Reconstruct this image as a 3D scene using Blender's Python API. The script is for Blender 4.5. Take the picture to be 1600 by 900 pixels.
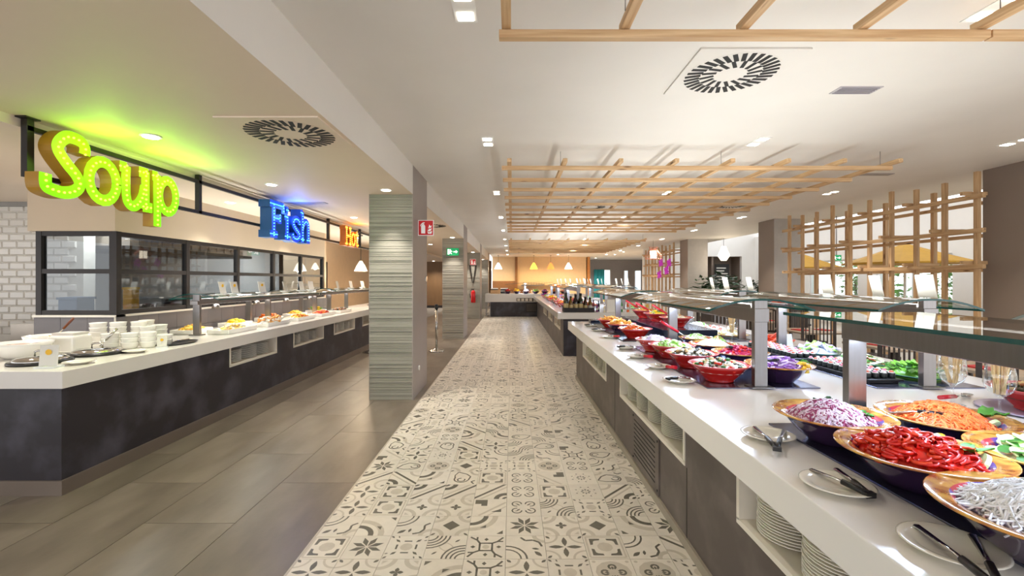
import bpy, math, random
from math import pi, sin, cos, radians as R
from mathutils import Vector, Matrix
random.seed(7)
S = bpy.context.scene
COL = S.collection
for o in list(bpy.data.objects): bpy.data.objects.remove(o)

# ---------------------------------------------------------------- camera, world, exposure
cam = bpy.data.cameras.new('camera'); cam.lens = 16.0; cam.sensor_width = 36.0
cam.shift_y = -0.0075; cam.clip_start = 0.05; cam.clip_end = 200
co = bpy.data.objects.new('camera', cam); COL.objects.link(co)
co.location = (0, 0, 1.6); co.rotation_euler = (pi/2, 0, 0); S.camera = co
W = bpy.data.worlds.new('world'); S.world = W; W.use_nodes = True
bg = W.node_tree.nodes['Background']; bg.inputs[0].default_value = (0.94, 0.96, 1.0, 1); bg.inputs[1].default_value = 2.2
S.view_settings.view_transform = 'Standard'; S.view_settings.look = 'None'
S.view_settings.exposure = 0.3; S.view_settings.gamma = 1.0; S.view_settings.use_curve_mapping = False
S.cycles.max_bounces = 16; S.cycles.diffuse_bounces = 8; S.cycles.transparent_max_bounces = 24

# ---------------------------------------------------------------- materials
def lin(c):
    return tuple(((v/255)/12.92 if v/255 <= .04045 else ((v/255+.055)/1.055)**2.4) for v in c[:3])
MATS = {}
def mat(name, rgb, rough=.5, metal=0, var=0, scale=8, stretch=(1,1,1), emit=0, ecol=None, bump=0, bscale=60, spec=.5, coat=0, rgb2=None, detail=4, objrand=0, ramp=(.3,.7)):
    if name in MATS: return MATS[name]
    m = bpy.data.materials.new(name); m.use_nodes = True; MATS[name] = m
    n, l = m.node_tree.nodes, m.node_tree.links; b = n['Principled BSDF']
    c = lin(rgb); b.inputs['Base Color'].default_value = (*c, 1); b.inputs['Roughness'].default_value = rough
    b.inputs['Metallic'].default_value = metal; b.inputs['Specular IOR Level'].default_value = spec; b.inputs['Coat Weight'].default_value = coat
    tc = n.new('ShaderNodeTexCoord')
    if var or rgb2:
        mp = n.new('ShaderNodeMapping'); mp.inputs['Scale'].default_value = stretch; l.new(tc.outputs['Object'], mp.inputs[0])
        no = n.new('ShaderNodeTexNoise'); no.inputs['Scale'].default_value = scale; no.inputs['Detail'].default_value = detail; l.new(mp.outputs[0], no.inputs['Vector'])
        cr = n.new('ShaderNodeValToRGB'); cr.color_ramp.elements[0].position, cr.color_ramp.elements[1].position = ramp
        c2 = lin(rgb2) if rgb2 else tuple(min(1, v*(1+var)) for v in c); c1 = c if rgb2 else tuple(v*(1-var) for v in c)
        cr.color_ramp.elements[0].color = (*c1, 1); cr.color_ramp.elements[1].color = (*c2, 1)
        l.new(no.outputs['Fac'], cr.inputs[0]); out = cr.outputs[0]
        if objrand:
            oi = n.new('ShaderNodeObjectInfo'); hs = n.new('ShaderNodeHueSaturation'); ma = n.new('ShaderNodeMapRange')
            ma.inputs['To Min'].default_value = 1-objrand; ma.inputs['To Max'].default_value = 1+objrand
            l.new(oi.outputs['Random'], ma.inputs[0]); l.new(ma.outputs[0], hs.inputs['Value']); l.new(out, hs.inputs['Color']); out = hs.outputs[0]
        l.new(out, b.inputs['Base Color'])
    if bump:
        nb = n.new('ShaderNodeTexNoise'); nb.inputs['Scale'].default_value = bscale; nb.inputs['Detail'].default_value = 3; l.new(tc.outputs['Object'], nb.inputs['Vector'])
        bu = n.new('ShaderNodeBump'); bu.inputs['Strength'].default_value = bump; bu.inputs['Distance'].default_value = .01
        l.new(nb.outputs['Fac'], bu.inputs['Height']); l.new(bu.outputs[0], b.inputs['Normal'])
    if emit:
        e = lin(ecol or rgb); b.inputs['Emission Color'].default_value = (*e, 1); b.inputs['Emission Strength'].default_value = emit
    return m
def wood(name, axis):
    m = bpy.data.materials.new(name); m.use_nodes = True; MATS[name] = m
    n, l = m.node_tree.nodes, m.node_tree.links; b = n['Principled BSDF']; b.inputs['Roughness'].default_value = .55
    tc = n.new('ShaderNodeTexCoord'); mp = n.new('ShaderNodeMapping'); sc = [28, 28, 28]; sc[axis] = 1.3; mp.inputs['Scale'].default_value = sc
    l.new(tc.outputs['Object'], mp.inputs[0]); no = n.new('ShaderNodeTexNoise'); no.inputs['Scale'].default_value = 1.6; no.inputs['Detail'].default_value = 5
    l.new(mp.outputs[0], no.inputs['Vector']); cr = n.new('ShaderNodeValToRGB'); e = cr.color_ramp.elements
    e[0].position = .3; e[1].position = .72; e[0].color = (*lin((180, 140, 96)), 1); e[1].color = (*lin((218, 186, 144)), 1); l.new(no.outputs['Fac'], cr.inputs[0])
    m2 = n.new('ShaderNodeMapping'); s2 = [12, 12, 12]; s2[axis] = 2.2; m2.inputs['Scale'].default_value = s2; l.new(tc.outputs['Object'], m2.inputs[0])
    vo = n.new('ShaderNodeTexVoronoi'); vo.inputs['Scale'].default_value = 1.0; l.new(m2.outputs[0], vo.inputs['Vector'])
    c2 = n.new('ShaderNodeValToRGB'); c2.color_ramp.elements[0].position = .07; c2.color_ramp.elements[1].position = .16; l.new(vo.outputs['Distance'], c2.inputs[0])
    mx = n.new('ShaderNodeMix'); mx.data_type = 'RGBA'; l.new(c2.outputs[0], mx.inputs[0]); mx.inputs[6].default_value = (*lin((92, 55, 28)), 1); l.new(cr.outputs[0], mx.inputs[7])
    l.new(mx.outputs[2], b.inputs['Base Color']); return m
def glass(name, tint, base=.05, rough=0.0):
    m = bpy.data.materials.new(name); m.use_nodes = True; MATS[name] = m
    n, l = m.node_tree.nodes, m.node_tree.links; n.remove(n['Principled BSDF']); out = n['Material Output']
    t = n.new('ShaderNodeBsdfTransparent'); t.inputs[0].default_value = (*tint, 1); g = n.new('ShaderNodeBsdfGlossy'); g.inputs['Roughness'].default_value = rough
    g.inputs['Color'].default_value = (.95, .97, .97, 1)
    f = n.new('ShaderNodeLayerWeight'); f.inputs[0].default_value = .5; pw = n.new('ShaderNodeMath'); pw.operation = 'POWER'; pw.inputs[1].default_value = 4.2
    ad = n.new('ShaderNodeMath'); ad.operation = 'ADD'; ad.use_clamp = True; ad.inputs[1].default_value = base
    l.new(f.outputs['Facing'], pw.inputs[0]); l.new(pw.outputs[0], ad.inputs[0]); mx = n.new('ShaderNodeMixShader'); l.new(ad.outputs[0], mx.inputs[0]); l.new(t.outputs[0], mx.inputs[1]); l.new(g.outputs[0], mx.inputs[2]); l.new(mx.outputs[0], out.inputs[0])
    return m
PX, PY, PZ = wood('pine_along_x', 0), wood('pine_along_y', 1), wood('pine_along_z', 2)
GLASS = glass('clear_glass', (.93, .96, .95)); WINGLASS = glass('window_glass', (.66, .68, .69), .05); CANOPY = glass('canopy_glass', (.86, .91, .90), .09)
CEIL = mat('ceiling_paint', (222, 218, 212), .6, var=.02, scale=2)
SOFF = mat('soffit_paint', (228, 211, 190), .6, var=.02, scale=2)
BEIGE = mat('beige_paint', (192, 175, 152), .6, var=.03, scale=2)
WHITEP = mat('white_paint', (232, 231, 228), .6, var=.02, scale=2)
SLAB = mat('white_worktop', (226, 222, 216), .16, var=.015, scale=3)
DARKBODY = mat('slate_laminate', (38, 34, 40), .4, rgb2=(86, 84, 96), scale=3.2, detail=10, ramp=(.46, .86))
GREYBODY = mat('taupe_laminate', (82, 73, 68), .45, rgb2=(120, 110, 104), scale=3.4, detail=10, ramp=(.46, .86))
PLINTH = mat('plinth_metal', (128, 116, 106), .38, metal=.5, var=.05, scale=3)
CREAM = mat('cream_lacquer', (222, 214, 200), .35, var=.02)
COLF = mat('column_ridged_tile', (152, 148, 137), .45, var=.07, scale=2.5, objrand=.06)
COLS = mat('column_side_panel', (154, 145, 140), .5, var=.04, scale=2)
TAUPE = mat('taupe_paint', (136, 122, 112), .6, var=.03, scale=2)
GREYTILE = mat('grey_floor_tile', (94, 84, 73), .33, rgb2=(128, 117, 104), scale=1.5, stretch=(2.2, .8, 1), detail=8, objrand=.05, bump=.05, bscale=20)
GROUT = mat('grout', (128, 120, 110), .8, var=.05)
T0 = mat('tile_cream', (216, 207, 193), .34, var=.04, scale=14, objrand=.045)
T1 = mat('tile_print_pale', (192, 182, 166), .34, var=.05, scale=20)
T2 = mat('tile_print_olive', (98, 94, 83), .36, var=.1, scale=30)
STEEL = mat('brushed_steel', (142, 138, 136), .28, metal=.9, var=.05, scale=10, stretch=(8, 8, .4))
CHROME = mat('polished_steel', (206, 204, 200), .12, metal=1, var=.02)
BLACKM = mat('black_metal', (38, 33, 31), .45, metal=.3, var=.1)
BLACK = mat('black_plastic', (20, 20, 22), .3, var=.1)
PLATE = mat('cream_porcelain', (226, 221, 208), .14, var=.02, coat=.3)
WPORC = mat('white_porcelain', (236, 234, 228), .14, var=.015, coat=.3)
RED = mat('red_glaze', (176, 26, 22), .14, var=.12, scale=9, coat=.5)
PINKRIM = mat('red_rim_glaze', (206, 84, 84), .15, var=.1, coat=.4)
YELIN = mat('yellow_glaze', (226, 196, 132), .2, var=.1)
PURP = mat('purple_glaze', (56, 34, 66), .14, var=.15, scale=6, coat=.5)
AMBER = mat('amber_marbled_glaze', (150, 72, 30), .12, rgb2=(222, 168, 72), scale=16, detail=6, coat=.5, ramp=(.36, .62))
CRIM = mat('crimson_glaze', (190, 44, 60), .15, rgb2=(92, 60, 150), scale=14, coat=.4, ramp=(.5, .56))
TRAY = mat('dark_tray', (112, 114, 136), .16, metal=.85, var=.1)
LEAF = mat('green_leaf', (70, 140, 40), .4, var=.25, scale=30); DLEAF = mat('dark_leaf', (38, 74, 36), .45, var=.3, scale=20)
PAPER = mat('white_card', (212, 209, 202), .6, var=.01)
LAMP = mat('lamp_lens', (255, 246, 228), .4, emit=14); WARM = mat('warm_shade', (255, 240, 215), .4, emit=4)
TEAL = mat('glass_edge', (22, 74, 70), .1, var=.1)

# ---------------------------------------------------------------- mesh builder
class MB:
    def __init__(s): s.v=[]; s.f=[]; s.m=[]; s.s=[]
    def add(s, vs, fs, mi=0, sm=False):
        k=len(s.v); s.v.extend([tuple(p) for p in vs])
        for f in fs: s.f.append([i+k for i in f]); s.m.append(mi); s.s.append(sm)
        return s
    def box(s, x0,y0,z0,x1,y1,z1, mi=0):
        x0,x1=min(x0,x1),max(x0,x1); y0,y1=min(y0,y1),max(y0,y1); z0,z1=min(z0,z1),max(z0,z1)
        return s.add([(x0,y0,z0),(x1,y0,z0),(x1,y1,z0),(x0,y1,z0),(x0,y0,z1),(x1,y0,z1),(x1,y1,z1),(x0,y1,z1)],
              [(0,3,2,1),(4,5,6,7),(0,1,5,4),(1,2,6,5),(2,3,7,6),(3,0,4,7)], mi)
    def obox(s, c, size, rot=(0,0,0), mi=0):
        M=Matrix.Translation(c) @ Matrix.Rotation(rot[2],4,'Z') @ Matrix.Rotation(rot[1],4,'Y') @ Matrix.Rotation(rot[0],4,'X')
        a,b,d=[q/2 for q in size]
        vs=[M@Vector(p) for p in [(-a,-b,-d),(a,-b,-d),(a,b,-d),(-a,b,-d),(-a,-b,d),(a,-b,d),(a,b,d),(-a,b,d)]]
        return s.add(vs,[(0,3,2,1),(4,5,6,7),(0,1,5,4),(1,2,6,5),(2,3,7,6),(3,0,4,7)],mi)
    def lathe(s, prof, n=24, c=(0,0,0), mi=0, sm=True, sx=1, sy=1, mis=None, cap=True):
        k=len(s.v)
        for r,z in prof:
            for i in range(n):
                a=2*pi*i/n; s.v.append((c[0]+r*cos(a)*sx, c[1]+r*sin(a)*sy, c[2]+z))
        for j in range(len(prof)-1):
            for i in range(n):
                q=k+j*n; i2=(i+1)%n
                s.f.append([q+i,q+i2,q+n+i2,q+n+i]); s.m.append(mis[j] if mis else mi); s.s.append(sm)
        if cap and prof[0][0]>1e-4: s.f.append([k+i for i in range(n)][::-1]); s.m.append(mis[0] if mis else mi); s.s.append(False)
        if cap and prof[-1][0]>1e-4: q=k+(len(prof)-1)*n; s.f.append([q+i for i in range(n)]); s.m.append(mis[-1] if mis else mi); s.s.append(False)
        return s
    def tube(s, pts, r, n=6, mi=0, sm=True, cap=True, flat=1):
        pts=[Vector(p) for p in pts]; k=len(s.v); N=len(pts); up=Vector((0,0,1)); rr=r if isinstance(r,(list,tuple)) else [r]*N
        for i,p in enumerate(pts):
            t=(pts[min(i+1,N-1)]-pts[max(i-1,0)]).normalized(); u=up if abs(t.z)<.9 else Vector((1,0,0))
            a=t.cross(u).normalized(); b=t.cross(a)
            for j in range(n):
                q=2*pi*j/n; s.v.append(tuple(p+a*rr[i]*cos(q)+b*rr[i]*flat*sin(q)))
        for i in range(N-1):
            for j in range(n):
                j2=(j+1)%n; s.f.append([k+i*n+j,k+i*n+j2,k+(i+1)*n+j2,k+(i+1)*n+j]); s.m.append(mi); s.s.append(sm)
        if cap:
            s.f.append([k+j for j in range(n)][::-1]); s.m.append(mi); s.s.append(False)
            s.f.append([k+(N-1)*n+j for j in range(n)]); s.m.append(mi); s.s.append(False)
        return s
    def prism(s, poly, fn, d0, d1, mi=0, mside=None):
        k=len(poly); vs=[fn(u,v,d0) for u,v in poly]+[fn(u,v,d1) for u,v in poly]
        s.add(vs,[list(range(k))[::-1], list(range(k,2*k))],mi)
        s.add(vs,[(i,(i+1)%k,k+(i+1)%k,k+i) for i in range(k)], mi if mside is None else mside); return s
    def blob(s, c, r, mi=0, jit=.15, rx=1, ry=1, rz=1, n=6, rings=4):
        k=len(s.v); vs=[(c[0],c[1],c[2]+r*rz)]
        for i in range(1,rings):
            for j in range(n):
                a=pi*i/rings; q=2*pi*j/n; g=r*(1+random.uniform(-jit,jit)); vs.append((c[0]+g*rx*sin(a)*cos(q),c[1]+g*ry*sin(a)*sin(q),c[2]+g*rz*cos(a)))
        vs.append((c[0],c[1],c[2]-r*rz)); fs=[]
        for j in range(n): fs.append((0,1+j,1+(j+1)%n))
        for i in range(rings-2):
            for j in range(n): a=1+i*n; fs.append((a+j,a+n+j,a+n+(j+1)%n,a+(j+1)%n))
        a=1+(rings-2)*n; L=len(vs)-1
        for j in range(n): fs.append((a+j,L,a+(j+1)%n))
        return s.add(vs,fs,mi,True)
    def mesh(s, name, mats):
        me=bpy.data.meshes.new(name); me.from_pydata(s.v,[],s.f)
        for m in (mats if isinstance(mats,(list,tuple)) else [mats]): me.materials.append(m)
        me.polygons.foreach_set('material_index', s.m); me.polygons.foreach_set('use_smooth', s.s); me.update(); return me
    def build(s, name, mats, parent=None, w=False, bevel=0, loc=None):
        if w and parent is not None:
            d=WL(parent); s.v=[(p[0]-d[0],p[1]-d[1],p[2]-d[2]) for p in s.v]
        o=bpy.data.objects.new(name, s.mesh(name,mats)); COL.objects.link(o)
        if parent is not None: o.parent=parent
        if loc: o.location=loc
        if bevel:
            b=o.modifiers.new('bevel','BEVEL'); b.width=bevel; b.segments=2; b.limit_method='ANGLE'
        return o
def WL(o):
    v=Vector((0,0,0))
    while o is not None: v+=o.location; o=o.parent
    return v
def tag(o, label=None, cat=None, group=None, kind=None):
    if label: o['label']=label
    if cat: o['category']=cat
    if group: o['group']=group
    if kind: o['kind']=kind
    return o
def thing(name, label, cat, loc=(0,0,0), rz=0, group=None, kind=None):
    o=bpy.data.objects.new(name,None); o.empty_display_size=.1; COL.objects.link(o); o.location=loc; o.rotation_euler=(0,0,rz)
    return tag(o,label,cat,group,kind)
def part(name, me, parent, loc=(0,0,0), rot=(0,0,0), scale=None):
    o=bpy.data.objects.new(name, me); COL.objects.link(o); o.parent=parent; o.location=loc; o.rotation_euler=rot
    if scale: o.scale=scale
    return o
KIDS={}
def copy_tree(o, loc=None, rz=None, label=None, group=None, parent=None):
    c=o.copy(); COL.objects.link(c); c.parent=parent
    if loc is not None: c.location=loc
    if rz is not None: c.rotation_euler=(0,0,rz)
    if label: c['label']=label
    if group: c['group']=group
    for ch in list(o.children): copy_tree(ch,parent=c)
    return c
def inst(name, me, loc, rz, label, cat, group=None):
    o=bpy.data.objects.new(name,me); COL.objects.link(o); o.location=loc; o.rotation_euler=(0,0,rz); return tag(o,label,cat,group)
def struct(name, mb, m, label=None, parent=None, bevel=0):
    o=mb.build(name,m,parent,bevel=bevel)
    if parent is None: o['kind']='structure'; o['label']=label or name; 
    return o
def spot(loc, power, ang=80, blend=.6, col=(1,.93,.84), r=.04, parent=None, rot=(0,0,0)):
    d=bpy.data.lights.new('downlight_lamp','SPOT'); d.energy=power; d.spot_size=R(ang); d.spot_blend=blend; d.color=col; d.shadow_soft_size=r
    o=bpy.data.objects.new('downlight_lamp',d); COL.objects.link(o)
    o.rotation_euler=rot
    if parent is not None: o.parent=parent; o.location=Vector(loc)-WL(parent)
    else: o.location=loc
    return o
def area(loc, power, sx, sy, col=(1,1,1), rot=(0,0,0), parent=None, spread=180):
    d=bpy.data.lights.new('strip_lamp','AREA'); d.shape='RECTANGLE'; d.size=sx; d.size_y=sy; d.energy=power; d.color=col; d.spread=R(spread)
    o=bpy.data.objects.new('strip_lamp',d); COL.objects.link(o); o.rotation_euler=rot
    if parent is not None: o.parent=parent; o.location=Vector(loc)-WL(parent)
    else: o.location=loc
    return o
def point(loc, power, r=.05, col=(1,.85,.65), parent=None):
    d=bpy.data.lights.new('bulb','POINT'); d.energy=power; d.shadow_soft_size=r; d.color=col
    o=bpy.data.objects.new('bulb',d); COL.objects.link(o)
    if parent is not None: o.parent=parent; o.location=Vector(loc)-WL(parent)
    else: o.location=loc
    return o
ZC, ZS, ZL, ZT = 3.14, 2.75, 2.68, .925      # main ceiling, soffit, kitchen ceiling, worktop height
# ---------------------------------------------------------------- shell: floor, ceilings, walls
TW=.2385; TX0=-1.2305; TY0=2.851-4*TW
fl=struct('floor', MB().box(-1.224,-4,-.1,1.16,36,-.006).box(-3.63,-4,-.1,-1.224,36,-.006).box(-12,-4,-.1,-3.63,36,0).box(1.16,7.4,-.1,3.1,9.7,-.006), [GROUT], 'indoor floor of grey stone tiles with a patterned tile aisle')
struct('floor_dining', MB().box(1.16,-4,-.1,3.1,7.4,0).box(1.16,9.7,-.1,3.1,36,0).box(3.1,-4,-.1,14.5,36,0), mat('pale_dining_floor',(196,184,166),.4,var=.05,scale=2), 'floor of the dining side, made pale to bounce light')  # paleness chosen to bounce more light onto ceiling and lattice
struct('ceiling', MB().box(-1.326,-4,ZC,8.0,36,3.4).box(8.0,22.7,ZC,10.05,36,3.4), CEIL, 'white painted main ceiling above the patterned aisle')
struct('ceiling_soffit', MB().box(-3.47,-4,ZS,-1.326,27,3.4), SOFF, 'lowered beige ceiling strip beside the columns')
struct('trim_6', MB().box(-1.3262,-4,ZS,-1.3252,27,ZC), CEIL, 'pale vertical edge of the lowered ceiling')
struct('ceiling_court_added', MB().box(7.9,-4,4.5,8.7,23,4.65).box(11.0,-4,4.5,12.4,23,4.65).box(7.9,-4,3.4,8.0,23,4.5), WHITEP, 'unseen white roof added to dim the bright court')  # unseen roof added to cut daylight in the court; open strip sets brightness
struct('ceiling_kitchen', MB().box(-12,-4,ZL,-3.47,27,3.4), SOFF, 'low ceiling over the soup counter and kitchen')
# far walls
struct('wall_back', MB().box(-1.3,30,0,5.0,30.2,ZC), mat('peach_paint',(226,200,162),.6,var=.03), 'warm beige far wall behind the end buffet')
struct('wall_back_recess', MB().box(4.9,34,0,11,34.2,ZC).box(4.9,30,0,5.05,34,ZC), mat('slate_grey_paint',(150,148,150),.6,var=.03), 'grey brown wall of the far room')
struct('wall_back_left', MB().box(-12,26.5,0,-1.2,26.7,ZS), mat('brown_panel',(112,82,50),.5,var=.12,scale=3,stretch=(6,6,.3)), 'brown panelled wall behind the columns')
struct('baseboard_back_left', MB().box(-12,26.46,0,-1.3,26.5,.14), BLACKM, 'dark skirting of the brown panelled wall')
struct('wall_end_right', MB().box(6.5,22.5,0,9.4,22.7,4.6).box(11.36,22.5,0,12.2,22.7,4.6).box(9.4,22.5,2.78,11.36,22.7,4.6), WHITEP, 'tall daylit white wall behind the potted plants')
struct('wall_passage', MB().box(9.3,23.6,0,11.5,23.7,3.0).box(9.3,22.7,0,9.4,23.6,3.0).box(11.36,22.7,0,11.5,23.6,3.0).box(9.3,22.7,2.78,11.5,23.7,2.95), TAUPE, 'brown recessed passage in the white end wall')
struct('wall_side_far', MB().box(9.95,22.7,0,10.05,34,ZC), TAUPE, 'brown side wall of the far room')
# right wall of the bright court with window openings
w=MB(); yy=-4
ops=[(2.5,5.0),(5.6,8.2),(9.0,11.6),(12.4,15.0),(15.8,18.4),(19.0,21.4)]
last=-4
for a,b in ops:
    w.box(12,last,0,12.25,a,3.72); w.box(12,a,0,12.25,b,.45); w.box(12,a,2.35,12.25,b,3.72); last=b
w.box(12,last,0,12.25,22.7,3.72)
struct('wall_right', w, WHITEP, 'white wall of the bright court with tall windows')
for i,(a,b) in enumerate(ops):
    wi=thing('window_%d'%(i+3),'white framed window of the bright court','window',(12.1,(a+b)/2,.45),kind='structure'); 
    del wi['category']
    f=MB(); h=(b-a)/2
    for q in (-h+.03,0,h-.03): f.box(-.04,q-.03,0,.04,q+.03,1.9)
    f.box(-.04,-h,0,.04,h,.06).box(-.04,-h,1.84,.04,h,1.9); f.build('window_frame',mat('window_white',(225,228,230),.4,var=.02),wi)
    for q in (-1,1): MB().box(-.004,min(q*.03,q*(h-.06)),.06,.004,max(q*.03,q*(h-.06)),1.84).build('pane',GLASS,wi)
struct('ground', MB().box(12.25,-6,-.15,40,40,-.02), mat('paving',(170,160,145),.8,var=.1), 'pale ground outside the windows')
# kitchen shell
XK=-4.3; YK=4.93; YKE=10.45
struct('wall_kitchen_back', MB().box(-6.95,6.5,0,-6.86,13,ZL), mat('kitchen_grey',(186,190,192),.4,var=.03), 'pale grey kitchen wall seen through the glass')
struct('wall_kitchen_end', MB().box(-6.95,12.9,0,-5.3,13,ZL), MATS['kitchen_grey'], 'pale grey end wall of the kitchen')
struct('wall_hot_station', MB().box(-5.35,YKE,0,-5.25,18,ZL).box(-5.35,YKE,0,XK,YKE+.08,ZL), mat('peach_warm',(222,194,160),.6,var=.03), 'peach wall behind the hot food end of the counter')
struct('wall_kitchen_fascia', MB().box(-5.25,YK,2.135,XK,YK+.12,ZL).box(XK-.12,YK+.12,2.135,XK,YKE,ZL), BEIGE, 'beige fascia above the kitchen windows')
ws=struct('wall_kitchen_wainscot', MB().box(-5.18,YK+.012,0,XK-.012,YK+.12,1.2).box(XK-.12,YK+.12,0,XK-.012,YKE,1.2), GROUT, 'grey tiled low wall below the kitchen windows')
WT=mat('grey_wall_tile',(100,96,98),.4,var=.08,scale=3,objrand=.07)
tm=MB().box(0,0,0,.012,.296,.196).mesh('tile',WT); tm2=MB().box(0,0,0,.286,.012,.196).mesh('tile',WT)
for r in range(2):
    y=YK+.01
    z=.80+r*.2
    k=0
    while y<YKE-.1:
        part('tile',tm,ws,(XK-.012,y,z)); y+=.3
    for k in range(3): part('tile',tm2,ws,(-5.18+k*.29,YK,z))
struct('trim_1', MB().box(-5.19,YK-.012,1.2,XK+.012,YK+.12,1.222).box(XK-.12,YK,1.2,XK+.012,YKE,1.222).box(XK-.006,YK-.006,.9,XK+.006,YK+.006,1.2), mat('pale_trim',(214,210,200),.4,var=.02), 'pale ledge on top of the grey tiled low wall')
def glazing(name,label,horizontal,stops,z0,z1,fixed):
    wd=thing(name,label,None,(0,0,0),kind='structure')
    t=.028
    def bx(a,b,za,zb,n,m,th=t):
        mb=MB()
        mb.box(a,fixed-th,za,b,fixed+th,zb) if horizontal else mb.box(fixed-th,a,za,fixed+th,b,zb)
        return mb.build(n,m,wd)
    zm=(z0+z1)/2+.02
    for za,zb,n in ((z0,z0+.05,'rail'),(zm-.025,zm+.025,'rail'),(z1-.05,z1,'rail')): bx(stops[0]-.02,stops[-1]+.02,za,zb,n,BLACKM)
    for q in stops: bx(q-.03,q+.03,z0,z1,'mullion',BLACKM,.032)
    for a,b in zip(stops,stops[1:]):
        for za,zb in ((z0+.05,zm-.025),(zm+.025,z1-.05)): bx(a+.03,b-.03,za,zb,'pane',WINGLASS,.003)
    return wd
glazing('window_1','black framed kitchen window facing the soup counter end',True,[-5.15,XK-.03],1.222,2.135,YK+.05)
glazing('window_2','long row of black framed kitchen windows above the grey tiles',False,[YK+.05,6.07,7.19,8.27,9.35,10.41],1.222,2.135,XK-.05)
# white metro brick wall
bw=struct('wall_brick', MB().box(-9.0,6.32,0,-5.95,6.5,ZL), mat('brick_grout',(205,200,190),.8,var=.03), 'white bevelled metro tile wall left of the kitchen')
BR=mat('white_metro_tile',(206,200,190),.16,var=.03,objrand=.04)
b=MB(); L,H,D,c=.2,.094,.016,.012
b.add([(0,0,0),(L,0,0),(L,0,H),(0,0,H),(c,-D,c),(L-c,-D,c),(L-c,-D,H-c),(c,-D,H-c)],[(4,5,6,7),(0,1,5,4),(1,2,6,5),(2,3,7,6),(3,0,4,7)])
bm=b.mesh('brick',BR)
for r in range(18):
    z=.85+r*.1
    for k in range(13):
        x=-8.5+k*.205+(r%2)*.1
        if x+L<-5.95: part('brick',bm,bw,(x,6.32,z))
struct('trim_2', MB().box(-9,6.26,2.62,-5.95,6.32,2.68), mat('trim_grey',(130,125,118),.5,var=.05), 'grey cornice above the metro tiles')
# ---------------------------------------------------------------- floor tiles
k=0
gt={}
for ci in range(4):
    x1=-1.227-ci*.6; x0=x1-.596
    y=1.2-(ci%2)*.6
    while y<26.4:
        y1=min(y+1.196,26.4)
        key=round(y1-y,3)
        if key not in gt: gt[key]=MB().box(0,0,-.006,.596,key,0).mesh('floor_tile',GREYTILE)
        part('floor_tile',gt[key],fl,(x0,y,0)); y+=1.2
# printed pattern tiles, drawn as thin inlays
def pat(fn):
    m=MB(); g=TW/2-.0012
    m.add([(-g,-g,0),(g,-g,0),(g,g,0),(-g,g,0),(-g,-g,-.006),(g,-g,-.006),(g,g,-.006),(-g,g,-.006)],[(0,1,2,3),(0,4,5,1),(1,5,6,2),(2,6,7,3),(3,7,4,0)],0)
    s=TW*.985
    def poly(pts,mi=2):
        z=.0002*mi; a=sum(p[0]*q[1]-q[0]*p[1] for p,q in zip(pts,pts[1:]+pts[:1]))
        if a<0: pts=pts[::-1]
        cl=lambda q: max(-.5,min(.5,q))
        m.add([(cl(x)*s,cl(y)*s,z) for x,y in pts],[list(range(len(pts)))],mi)
    def arc(cx,cy,r0,r1,a0,a1,mi=2,n=7):
        for i in range(n):
            a=R(a0+(a1-a0)*i/n); b=R(a0+(a1-a0)*(i+1)/n)
            poly([(cx+r0*cos(a),cy+r0*sin(a)),(cx+r1*cos(a),cy+r1*sin(a)),(cx+r1*cos(b),cy+r1*sin(b)),(cx+r0*cos(b),cy+r0*sin(b))],mi)
    def disc(cx,cy,r,mi=2,n=10): poly([(cx+r*cos(2*pi*i/n),cy+r*sin(2*pi*i/n)) for i in range(n)],mi)
    def leaf(cx,cy,l,w,a,mi=2):
        a=R(a); f=lambda u,v:(cx+u*cos(a)-v*sin(a),cy+u*sin(a)+v*cos(a))
        poly([f(0,0),f(l*.3,w*.8),f(l*.55,w),f(l*.8,w*.6),f(l,0),f(l*.8,-w*.6),f(l*.55,-w),f(l*.3,-w*.8)],mi)
    def st(pts,w,mi=2):
        for p,q in zip(pts,pts[1:]):
            dx,dy=q[0]-p[0],q[1]-p[1]; d=math.hypot(dx,dy); nx,ny=-dy/d*w/2,dx/d*w/2
            poly([(p[0]+nx,p[1]+ny),(p[0]-nx,p[1]-ny),(q[0]-nx,q[1]-ny),(q[0]+nx,q[1]+ny)],mi)
    fn(poly,arc,disc,leaf,st); return m
Q4=[(1,1),(-1,1),(-1,-1),(1,-1)]
def rot(p,k):
    for _ in range(k): p=(-p[1],p[0])
    return p
def p_star(P,A,D,L,T):
    for k in range(8):
        a=R(k*45+22.5); P([(0.03*cos(a),.03*sin(a)),(.25*cos(a-.3),.25*sin(a-.3)),(.44*cos(a),.44*sin(a)),(.25*cos(a+.3),.25*sin(a+.3))])
def p_diamond(P,A,D,L,T):
    for k in range(4): A(*rot((.5,.5),k),.24,.36,180+k*90,270+k*90,1); L(*rot((.5,.5),k),.17,.035,225+k*90)
    P([(.24,0),(0,.24),(-.24,0),(0,-.24)])
def p_frame(P,A,D,L,T):
    T([(-.44,-.44),(.44,-.44),(.44,.44),(-.44,.44),(-.44,-.44)],.05,1)
    D(0,0,.2,1)
    for k in range(4):
        P([rot(q,k) for q in [(.36,.36),(.08,.36),(.10,.29),(.23,.27),(.27,.23),(.29,.10),(.36,.08)]])
def p_arc(P,A,D,L,T):
    A(.5,-.5,.62,.78,90,180,1); A(.5,-.5,.36,.5,90,180); P([(-.42,.42),(-.25,.42),(-.42,.25)]); P([(.05,.12),(.22,.12),(.05,-.02)]) 
def p_band(P,A,D,L,T):
    P([(-.5,.5),(-.38,.5),(.5,-.38),(.5,-.5)]); P([(-.5,.36),(-.5,.26),(.26,-.5),(.36,-.5)],1)
    A(-.5,-.5,.24,.4,0,90); A(-.5,-.5,.05,.14,0,90); A(.5,.5,.3,.4,180,270,1)
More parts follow.
